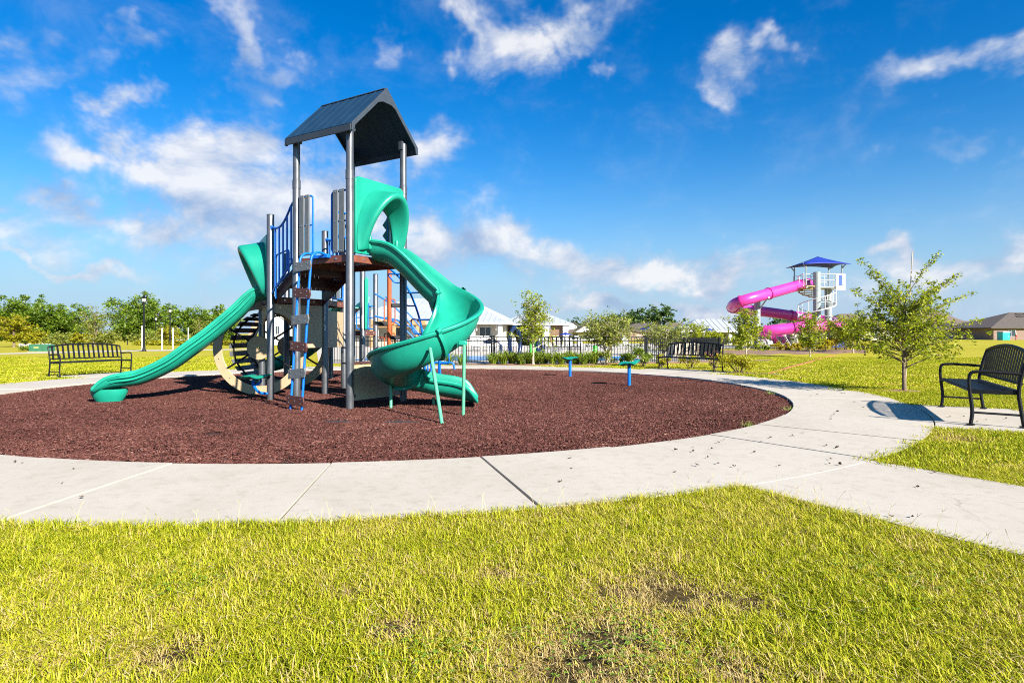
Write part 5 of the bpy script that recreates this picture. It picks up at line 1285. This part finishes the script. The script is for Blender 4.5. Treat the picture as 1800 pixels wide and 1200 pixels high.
# ------------------------------------------------------------------ buildings
def hip_mesh(a, b, ze, zr, rh, ov=.0, th=.05):
    """hip roof: half sizes a (x), b (y), ridge half length rh along x"""
    e = [(-a, -b, ze), (a, -b, ze), (a, b, ze), (-a, b, ze)]; r_ = [(-rh, 0, zr), (rh, 0, zr)]; lo = [(x, y, ze - th) for x, y, _ in e]
    return MB().add(e + r_ + lo, [(0, 1, 5, 4), (1, 2, 5), (2, 3, 4, 5), (3, 0, 4), (0, 6, 7, 1), (1, 7, 8, 2), (2, 8, 9, 3), (3, 9, 6, 0), (9, 8, 7, 6)])
def ribs(t, a, b, ze, zr, rh, step=.42):
    mb = MB()
    for x in np.arange(-a + .2, a, step):
        f = 1 if abs(x) <= rh else (a - abs(x)) / (a - rh); p0 = Vector((x, -b, ze + .015)); p1 = Vector((x, -b + b * f, ze + (zr - ze) * f + .015)); mb.box((p0 + p1) / 2, ((p1 - p0).length, .035, .03), p1 - p0)
    for y in np.arange(-b + .2, b, step):
        f = 1 - abs(y) / b; p0 = Vector((a, y, ze + .015)); p1 = Vector((a - (a - rh) * f, y, ze + (zr - ze) * f + .015)); mb.box((p0 + p1) / 2, ((p1 - p0).length, .035, .03), p1 - p0)
    o = mb.build('roof_ribs', M_metalroof, t, smooth=0); o['kind'] = 'stuff'
def window(t, x, y, z, w_, h_, nrm=(0, -1, 0), frame=M_white):
    ax = Vector(nrm).cross(UP) * -1; c = Vector((x, y, z)); n = Vector(nrm)
    f = MB().ring([(-w_ / 2 - .05, -h_ / 2 - .05), (w_ / 2 + .05, -h_ / 2 - .05), (w_ / 2 + .05, h_ / 2 + .05), (-w_ / 2 - .05, h_ / 2 + .05)], [(-w_ / 2, -h_ / 2), (w_ / 2, -h_ / 2), (w_ / 2, h_ / 2), (-w_ / 2, h_ / 2)], c + n * .02, ax, UP, .06).build('window', frame, t, smooth=0)
    MB().box(c + n * .012, (w_, h_, .02), ax, UP).build('pane', M_glass, f, smooth=0); MB().box(c + n * .026, (.03, h_, .02), ax, UP).build('mullion', frame, f, smooth=0)
    return f
# pool house: main block turned slightly, right wing, timber porch
t = thing('pool_house', 'long pool house with pale metal hip roof behind the spiral slide', 'building', (-6.5, 53.5, 0), R(-6)); a, b = 6.9, 6.6
MB().box((0, .4, .9), (12.4, 11.2, 1.85)).build('wall', M_cream, t, smooth=0)
rf = hip_mesh(a, b, 1.83, 4.05, 2.6).build('roof', M_metalroof, t, smooth=0); ribs(rf, a, b, 1.83, 4.05, 2.6)
MB().box((0, -b - .02, 1.77), (2 * a, .05, .14)).build('fascia', M_white, rf, smooth=0); MB().box((a + .02, 0, 1.77), (.05, 2 * b, .14)).build('fascia', M_white, rf, smooth=0)
for x in (-6.3, -3.4, 1.1, 4.2, 6.3): MB().box((x, -b + .35, .86), (.34, .34, 1.74)).build('column', M_white, t, smooth=0, bevel=.02)
for x in (-2.2, 2.3, 3.5, 5.0): window(t, x, -5.21, 1.0, .85, .95)
for x, s_ in ((6.0, -1), (4.5, 1), (1.4, 1), (3.9, -1)): MB().box((x, -b + .35, 1.52), (.07, .07, .62), (1, 0, 0), None, (s_ * .9, 0, 1)).build('brace', M_white, t, smooth=0)
MB().box((-.5, -5.22, .8), (.8, .05, 1.5)).build('door', M_white, t, smooth=0, bevel=.01)
t2 = thing('pool_house_wing', 'right wing of the pool house with white columns and brown wood panel', 'building', (2.0, 53.0, 0), R(-4))
rf = hip_mesh(3.1, 3.0, 1.80, 2.85, .5).build('roof', M_metalroof, t2, smooth=0); ribs(rf, 3.1, 3.0, 1.80, 2.85, .5)
MB().box((0, -3.02, 1.75), (6.2, .05, .12)).build('fascia', M_white, rf, smooth=0); MB().box((3.12, 0, 1.75), (.05, 6.0, .12)).build('fascia', M_white, rf, smooth=0)
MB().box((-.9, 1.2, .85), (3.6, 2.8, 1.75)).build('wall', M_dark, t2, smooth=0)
MB().box((1.8, -.4, .86), (.95, 4.4, 1.74)).build('wood_panel', M_wood, t2, smooth=0)
for x in (-2.5, .95, 2.55): MB().box((x, -2.7, .86), (.42 if x != .95 else .55, .42, 1.74)).build('column', M_white, t2, smooth=0, bevel=.02)
t3 = thing('timber_porch', 'tan timber porch frame seen between the tower posts', 'porch', (AT(706, 600, 45).x, 45.0, 0))
for x in (-2.2, -.55, 1.15): MB().box((x, 0, .78), (.24, .24, 1.56)).build('post', M_timber, t3, smooth=0, bevel=.02)
MB().box((-.5, 0, 1.78), (4.6, .30, .34)).build('beam', M_timber, t3, smooth=0, bevel=.02); MB().box((-.5, .1, 1.50), (3.9, .14, .14)).build('beam', M_timber, t3, smooth=0)
for i in range(7): MB().box((-2.4 + i * .62, .3, 2.0), (.10, 1.4, .12)).build('rafter', M_timber, t3, smooth=0)
t4 = thing('pavilion', 'white pavilion with pale standing-seam hip roof behind the blue umbrella', 'pavilion', (AT(1243, 600, 58).x, 58, 0)); a, b = 3.4, 3.0
rf = hip_mesh(a, b, 1.25, 2.35, 1.0).build('roof', M_metalroof, t4, smooth=0); ribs(rf, a, b, 1.25, 2.35, 1.0, .5); MB().box((0, -b - .02, 1.18), (2 * a, .05, .16)).build('fascia', M_white, rf, smooth=0)
for x in (-3, -1.2, 1.2, 3): MB().box((x, -2.7, .6), (.3, .3, 1.2)).build('column', M_white, t4, smooth=0)
MB().box((0, 1.4, .6), (5.6, 1.8, 1.2)).build('wall', M_cream, t4, smooth=0)
def house(u, Y, half, dep, ze, zr, label, roofm, wallm, rh=None, rz=0, wins=(), gable=None, base=None):
    p = AT(u, 600, Y); p.z = float(ground_z(p.x, Y)) if base is None else base; t = thing('house', label, 'house', p, rz, 'houses round the park')
    MB().box((0, 0, ze / 2), (half * 1.84, dep * 1.84, ze)).build('wall', wallm, t, smooth=0)
    rf = hip_mesh(half, dep, ze, zr, half * .35 if rh is None else rh, th=.12).build('roof', roofm, t, smooth=0)
    for x, w_, h_ in wins: window(t, x, -dep * .92, ze * .55, w_, h_)
    if gable:
        gx, gw, gz, gp = gable
        MB().prism([(-gw, 0), (gw, 0), (0, gz)], (gx, -dep * .55, ze * .98), (1, 0, 0), UP, dep * 1.35).build('gable', wallm, t, smooth=0)
        for s_ in (-1, 1): MB().box((gx + s_ * gw * .52, -dep * .56, ze * .98 + gz * .52), (math.hypot(gw, gz) * 1.12, dep * 1.42, .09), (gw, 0, -s_ * gz)).build('gable_roof', roofm, rf, smooth=0)
        if gp:
            for s_ in (-1, 1): MB().box((gx + s_ * gw * .88, -dep * 1.18, ze * .5), (.16, .16, ze)).build('porch_post', M_timber, t, smooth=0)
            MB().box((gx, -dep * .935, ze * .42), (.8, .06, ze * .84)).build('door', M_dark, t, smooth=0)
    return t, rf
h1, rf = house(1793, 92, 8.2, 5.0, 1.75, 4.05, 'brown-roofed brick house with porch at the right edge of the picture', M_shingle, M_brick, 1.6, 0, ((-5, 1, .9), (-2.6, .9, .9)), (2.6, 2.6, 1.35, True))
for i, (x, f) in enumerate(((-.75, .86), (.45, .86), (-1.35, .70), (-.15, .70), (1.05, .70))):
    y = -5.0 + 5.0 * f; MB().box((x, y + .0, 1.75 + 2.3 * f + .05), (.9, .42, .06), (1, 0, 0), None, (0, -2.3, 5.0)).build('roof_vent', M_dark, rf, smooth=0)
house(1690, 98, 4.6, 4.0, 1.45, 2.9, 'house with pinkish wall behind the right side of the oak crown', M_shingle2, M_brick2, 1.0, 0, ((-1, .8, .8),))
house(1628, 110, 6.2, 5, 1.9, 5.2, 'tall brown-roofed house hidden behind the oak crown', M_shingle2, M_brick, 1.2, 0, ((0, .9, .9),))
house(1487, 92, 5.6, 4.5, 1.6, 3.85, 'tan-roofed house just right of the water slide tower', M_shingle2, M_cream, .9, 0, ((1.8, .9, .8),))
house(1378, 105, 4.5, 4, 1.3, 2.75, 'small tan hip roof seen under the pink slide', M_shingle2, M_cream, .8)
house(1022, 84, 2.9, 4.0, 1.2, 1.75, 'white house with tan-trimmed gable right of the pool house wing', M_shingle2, M_white, .5, 0, ((-1.2, .6, .6),), (.1, 1.5, .95, False))
house(1003, 92, 3.0, 4.0, 1.5, 2.2, 'white gabled house half behind the pool house wing', M_shingle2, M_white, .5, 0, (), (0, 1.7, 1.1, False))
house(1062, 100, 4.8, 4.5, 1.5, 3.0, 'grey-brown roofed house behind the multi-stemmed tree', M_shingle, M_brick, 1.0)
house(1132, 104, 5.4, 4.5, 1.3, 2.75, 'brown-roofed house behind the blue umbrella between the trees', M_shingle, M_brick2, 1.4)
house(1188, 112, 4.0, 4, 1.3, 2.9, 'tan roof left of the white pavilion', M_shingle2, M_cream, 1.0)
p = AT(491, 600, 62); t = thing('white_cottage', 'small white gabled cottage seen through the wagon wheel', 'cottage', (p.x, 62, float(ground_z(p.x, 62))), R(10))
MB().prism([(-1.0, 0), (1.0, 0), (1.0, 2.75), (0, 3.45), (-1.0, 2.75)], (0, 0, 0), (1, 0, 0), UP, 3.0).build('wall', M_white, t, smooth=0)
for s_ in (-1, 1): MB().box((s_ * .55, 0, 3.12), (1.36, 3.2, .08), (1, 0, -s_ * .7)).build('roof_slope', M_metalroof, t, smooth=0)
window(t, .1, -1.5, 1.9, .34, .8)

# ------------------------------------------------------------------ pink water slide with spiral-stair tower
WT = thing('water_slide_tower', 'pink tube water slide with steel spiral-stair tower and blue canopy', 'water slide', (20.7, 43, 0)); WO = WT.location.copy()
def wp(mb, name, mat, parent=WT, smooth=40, kind=None):
    o = mb.build(name, mat, parent, off=WO, smooth=smooth)
    if kind: o['kind'] = kind
    return o
c0 = Vector((AT(1436, 600, 43).x, 43, 0)); c1 = Vector((AT(1456, 600, 44.4).x, 44.4, 0))
wp(MB().cyl(c0 - UP * .05, c0 + UP * 5.28, .25, n=20), 'main_column', M_galv); wp(MB().cyl(c1 - UP * .05, c1 + UP * 4.2, .25, n=20), 'rear_column', M_galv)
ZP = 4.3; nst = 30; a0 = R(200); mb = MB(); rail = []; rail2 = []
for i in range(nst):
    a = a0 + i * R(24.5); z = .25 + (ZP - .25) * (i + 1) / nst; d0 = Vector((math.cos(a), math.sin(a), 0)); d1 = Vector((math.cos(a + R(23)), math.sin(a + R(23)), 0))
    o = [c0 + d0 * .24, c0 + d0 * 1.22, c0 + d1 * 1.22, c0 + d1 * .24]
    wp(MB().add([p_ + UP * z for p_ in o] + [p_ + UP * (z - .05) for p_ in o], [(0, 1, 2, 3), (7, 6, 5, 4), (0, 4, 5, 1), (1, 5, 6, 2), (2, 6, 7, 3), (3, 7, 4, 0)]), 'tread', (M_galv, M_yellow)[1 if 8 < i < 15 or i > 23 else 0], smooth=0)
    m = c0 + (d0 + d1).normalized() * 1.22; rail.append(m + UP * (z + .85)); rail2.append(m + UP * (z - .02))
    wp(MB().cyl(m + UP * z, m + UP * (z + .85), .022, n=5), 'baluster', M_white)
wp(MB().tube(rail, .030, 6), 'handrail', M_white); wp(MB().tube(rail2, .040, 6), 'stair_stringer', M_white)
pc_ = c0 + Vector((.62, 1.15, 0)); pw, pd = 1.30, .95
wp(MB().box(pc_ + UP * (ZP - .05), (2 * pw, 2 * pd, .10)), 'platform', M_galv, smooth=0)
for sx in (-1, 1):
    for sy in (-1, 1):
        q_ = pc_ + Vector((sx * pw * .96, sy * pd * .96, 0)); wp(MB().cyl(q_ + UP * ZP, q_ + UP * 5.80, .045, n=8), 'canopy_post', M_galv)
        o_ = Vector((sx * .30, sy * .1, .16)); wp(MB().cyl(q_ + UP * 5.55, q_ + UP * 5.78 + o_, .04, n=6), 'canopy_arm', M_galv)
for sy in (-1, 1):
    for z in (.45, .88): wp(MB().cyl(pc_ + Vector((-pw, sy * pd, ZP + z)), pc_ + Vector((pw, sy * pd, ZP + z)), .022, n=5), 'guard_rail', M_white)
    for x in np.linspace(-pw, pw, 9): wp(MB().cyl(pc_ + Vector((x, sy * pd, ZP)), pc_ + Vector((x, sy * pd, ZP + .88)), .016, n=4), 'baluster', M_white)
wp(MB().box(pc_ + Vector((pw - .2, -pd - .05, ZP + .30)), (.66, .05, 1.15)), 'sign_frame', M_white, smooth=0); wp(MB().box(pc_ + Vector((pw - .2, -pd - .08, ZP + .42)), (.26, .02, .75)), 'sign_board', M_bluepan, smooth=0)
cn = []
for fr in (1.0, .8, .55, .28, .01):
    r_ = []
    for j in range(32):
        a = j / 32 * 2 * math.pi; k = 1 / max(abs(math.cos(a)), abs(math.sin(a))); e = abs(math.sin(2 * a)); k = 1 + (k - 1) * 1.0 - .10 * e * 0
        sagr = .86 + .14 * ((k - 1) / .414); x, y = math.cos(a) * k * sagr * (pw + .42) * fr, math.sin(a) * k * sagr * (pd + .35) * fr
        r_.append(pc_ + Vector((x, y, 6.52 - .70 * fr ** .9 + .10 * (1 - (k - 1) / .414) * fr)))
    cn.append(r_)
cv = wp(MB().grid(cn, True), 'canopy', M_canopy, smooth=25); s_ = cv.modifiers.new('thickness', 'SOLIDIFY'); s_.thickness = .02
sp_ = [AT(1421, 498, 44.0), AT(1395, 504, 43.2), AT(1355, 515, 42.2), AT(1318, 525, 41.4), AT(1294, 533, 41.8), AT(1288, 540, 43.5), AT(1305, 544.5, 45.2), AT(1345, 548, 46.2), AT(1395, 555, 46.6), AT(1440, 562, 46.4), AT(1468, 567, 45.2), AT(1476, 571, 43.2), AT(1455, 573, 41.4), AT(1420, 574, 40.8), AT(1385, 578, 40.9), AT(1350, 582, 41.2), AT(1330, 587, 42.3), AT(1338, 592, 43.6), AT(1362, 596, 43.6), AT(1378, 600, 42.6), AT(1377, 605, 41.6)]
ln = catmull(sp_, 9); tb = wp(MB().tube(ln, .375, 20), 'slide_tube', M_pink, smooth=60)
for i in range(6, len(ln) - 4, 13):
    d = unit(ln[i + 1] - ln[i - 1]); wp(MB().tube([ln[i] - d * .05, ln[i] - d * .045, ln[i] + d * .045, ln[i] + d * .05], [.375, .425, .425, .375], 20), 'flange', M_pinkd, tb)
for u, v1, Y, r_ in ((1331, 524, 43.4, .22), (1385, 563, 46.8, .12), (1389, 584, 41.9, .10), (1352, 588, 42.2, .12)):
    q_ = AT(u, v1, Y); b_ = q_.copy(); b_.z = -.05; sp1 = wp(MB().cyl(b_, q_, r_, n=12), 'slide_support', M_galv)
q_ = AT(1331, 530, 43.4); wp(MB().cyl(q_, AT(1352, 523, 41.6), .07, n=8), 'support_arm', M_galv); wp(MB().cyl(AT(1337, 541, 43.2), AT(1348, 525, 41.7), .05, n=6), 'support_brace', M_galv)
wp(MB().box(c1 + Vector((.25, -.9, .55)), (.9, .06, 1.1)), 'base_panel', M_bluepan, smooth=0); wp(MB().box(c0 + Vector((.75, -.6, .45)), (.8, .05, .6)), 'base_grille', M_yellow, smooth=0)

# ------------------------------------------------------------------ right lawn: bed, golden shrubs, dirt, toilet, person
bed = [G(1275, 622), G(1340, 626), G(1430, 623), G(1500, 621), G(1525, 618), G(1500, 614.8), G(1275, 615)]
rows = []
for j in range(5):
    r_ = []
    for i in range(30):
        u = 1272 + (1522 - 1272) * i / 29; v0_ = 623.5 - 3.0 * (i / 29) + 1.0 * math.sin(i * .9); p_ = G(u, v0_ + (614.6 - v0_) * j / 4); r_.append((p_.x, p_.y, -.02 + (.07 if 0 < j < 4 else 0)))
    rows.append(r_)
tag(MB().grid(rows).build('planting_bed', M_bed, smooth=50), kind='structure')
for i, (u, v, rx) in enumerate(((1369, 617, .42), (1388, 617, .36), (1404, 617, .36), (1419, 617, .40), (1434, 617, .44), (1449, 617.5, .50), (1463, 616.5, .50), (1484, 615, .75), (1502, 614.5, .75))):
    shrub(G(u, v), rx, rx * 1.35, L_gold, 400 + i, 'golden-yellow rounded shrub, %s from the left in the row below the slide tower' % ORD[i], 700, .05, 'golden_shrub', 'golden shrubs below the slide tower')
for i, (u, v) in enumerate(((1297, 617), (1330, 617), (1345, 617.5))):
    shrub(G(u, v), .32, .42, L_lily, 420 + i, 'small green shrub under the pink slide, %s from the left' % ORD[i], 350, .05, 'shrub', 'small green shrubs under the pink slide')
dl = catmull([G(1350, 657), G(1362, 653), G(1378, 648.5), G(1400, 642), G(1430, 634), G(1452, 627.5), G(1468, 624)], 6); q = random.Random(2); rows = []
for i, p_ in enumerate(dl):
    d = unit(dl[min(i + 1, len(dl) - 1)] - dl[max(i - 1, 0)]); n_ = Vector((-d.y, d.x, 0)) * (.06 + .06 * q.random()) * (1 - abs(2 * i / (len(dl) - 1) - 1) ** 3 * .9); rows.append([tuple(p_ - n_ - UP * .032), tuple(p_ - n_ * .5 + UP * (.012 + .012 * q.random())), tuple(p_ + n_ * .5 + UP * (.012 + .012 * q.random())), tuple(p_ + n_ - UP * .032)])
tag(MB().grid(rows).build('dirt_strip', M_dirt, smooth=50), kind='structure')
p = AT(1764, 599, 84); p.z = float(ground_z(p.x, 84)); t = thing('portable_toilet', 'teal portable toilet with white roof on the far right lawn', 'toilet', p)
MB().box((0, 0, .52), (1.0, 1.0, 1.04)).build('cabin', M_teal, t, smooth=0, bevel=.03); MB().prism([(-.55, 0), (.55, 0), (.48, .16), (-.48, .16)], (0, 0, 1.04), (1, 0, 0), UP, 1.1).build('roof', M_white, t, smooth=0, bevel=.02)
MB().box((0, -.51, .50), (.62, .03, .9)).build('door', M_teal, t, smooth=0, bevel=.01); MB().box((.24, -.535, .5), (.05, .03, .12)).build('handle', M_white, t, smooth=0)
def person(loc, rz, label, h=1.42):
    t = thing('person', label, 'person', loc, rz); s_ = h / 1.7
    V_ = [(0, 0, .93), (0, .02, 1.15), (0, .05, 1.36), (0, .02, 1.46), (0, 0, 1.60), (0, .0, 1.68), (-.18, .04, 1.36), (-.26, -.05, 1.12), (-.20, -.22, .98), (.18, .04, 1.36), (.27, 0, 1.10), (.25, -.12, .88), (-.10, 0, .88), (-.12, -.05, .48), (-.12, .02, .07), (-.12, -.10, .04), (.10, 0, .88), (.13, .05, .48), (.13, .12, .07), (.13, .0, .04)]
    E_ = [(0, 1), (1, 2), (2, 3), (3, 4), (4, 5), (2, 6), (6, 7), (7, 8), (2, 9), (9, 10), (10, 11), (0, 12), (12, 13), (13, 14), (14, 15), (0, 16), (16, 17), (17, 18), (18, 19)]
    rad_ = [.14, .13, .12, .055, .10, .08, .06, .045, .035, .06, .045, .035, .10, .065, .045, .04, .10, .065, .045, .04]
    def skin(name, vi, grow, mat, par):
        mp = {v_: i for i, v_ in enumerate(vi)}; me = bpy.data.meshes.new(name); me.from_pydata([tuple(c * s_ for c in V_[v_]) for v_ in vi], [(mp[a_], mp[b_]) for a_, b_ in E_ if a_ in mp and b_ in mp], []); me.materials.append(mat)
        o = bpy.data.objects.new(name, me); sc.collection.objects.link(o); o.parent = par; m_ = o.modifiers.new('skin', 'SKIN')
        for i, v_ in enumerate(vi): me.skin_vertices[0].data[i].radius = (rad_[v_] * s_ * grow,) * 2
        me.skin_vertices[0].data[0].use_root = True; o.modifiers.new('round', 'SUBSURF').render_levels = 2; return o
    skin('body', list(range(20)), 1.0, M_skin, t); skin('shirt', [0, 1, 2, 6, 7, 9, 10], 1.12, M_white, t); skin('trousers', [0, 12, 13, 14, 16, 17, 18], 1.12, M_cloth_r, t)
p = AT(1786, 600, 84.5); p.z = float(ground_z(p.x, 84.5)); person(p, R(40), 'person in white top and red trousers by the porch of the right-hand house', 1.15)

# ------------------------------------------------------------------ dead leaves on the concrete
LV = [(26, 814), (39, 816), (129, 826), (143, 877), (321, 815), (1001, 808), (1005, 826), (985, 850), (1178, 777), (1188, 793), (1218, 789), (1219, 795), (1251, 791), (1263, 780), (1273, 775), (1244, 806), (1262, 817), (1290, 822), (1225, 820), (1326, 797), (1338, 778), (1311, 763), (1371, 821), (1460, 809), (1472, 789), (1394, 768), (1411, 763), (1462, 734), (1466, 730), (1472, 725), (1460, 738), (1613, 858), (1566, 911), (1604, 912), (1642, 833), (1669, 734), (1694, 733), (1733, 739), (1768, 737), (1717, 743), (1479, 692), (1484, 692), (1502, 708), (1519, 717), (1436, 694), (1425, 697), (1354, 771), (1452, 785), (1458, 817), (1476, 818), (1186, 832), (110, 852)]
q = np.random.default_rng(3); lms = []
for k in range(5):
    mb = MB(); n = 9; pts_ = [(.017 * math.cos(a) * (1 + q.normal() * .2), .011 * math.sin(a) * (1 + q.normal() * .25), .004 + .008 * abs(q.normal())) for a in np.linspace(0, 6.283, n + 1)[:-1]]
    mb.add(pts_ + [(0, 0, .003)], [(i, (i + 1) % n, n) for i in range(n)]); me = bpy.data.meshes.new('dead_leaf'); me.from_pydata(mb.v, [], mb.f); me.materials.append(M_deadleaf); lms.append(me)
for i, (u, v) in enumerate(LV):
    g = G(u, v); o = bpy.data.objects.new('dead_leaf', lms[i % 5]); sc.collection.objects.link(o); o.location = (g.x, g.y, .010); o.rotation_euler = (q.normal() * .25, q.normal() * .25, q.uniform(0, 6.28)); k = q.uniform(.5, 1.05); o.scale = (k, k, k)
    tag(o, 'small dry brown leaf lying on the concrete path', 'leaf', 'dry leaves on the path')
# ------------------------------------------------------------------ scale from camera heights to metres
for o in list(sc.objects):
    if o.parent is None and o.type != 'LIGHT':
        o.location = o.location * UNIT
        if o.type != 'CAMERA': o.scale = o.scale * UNIT
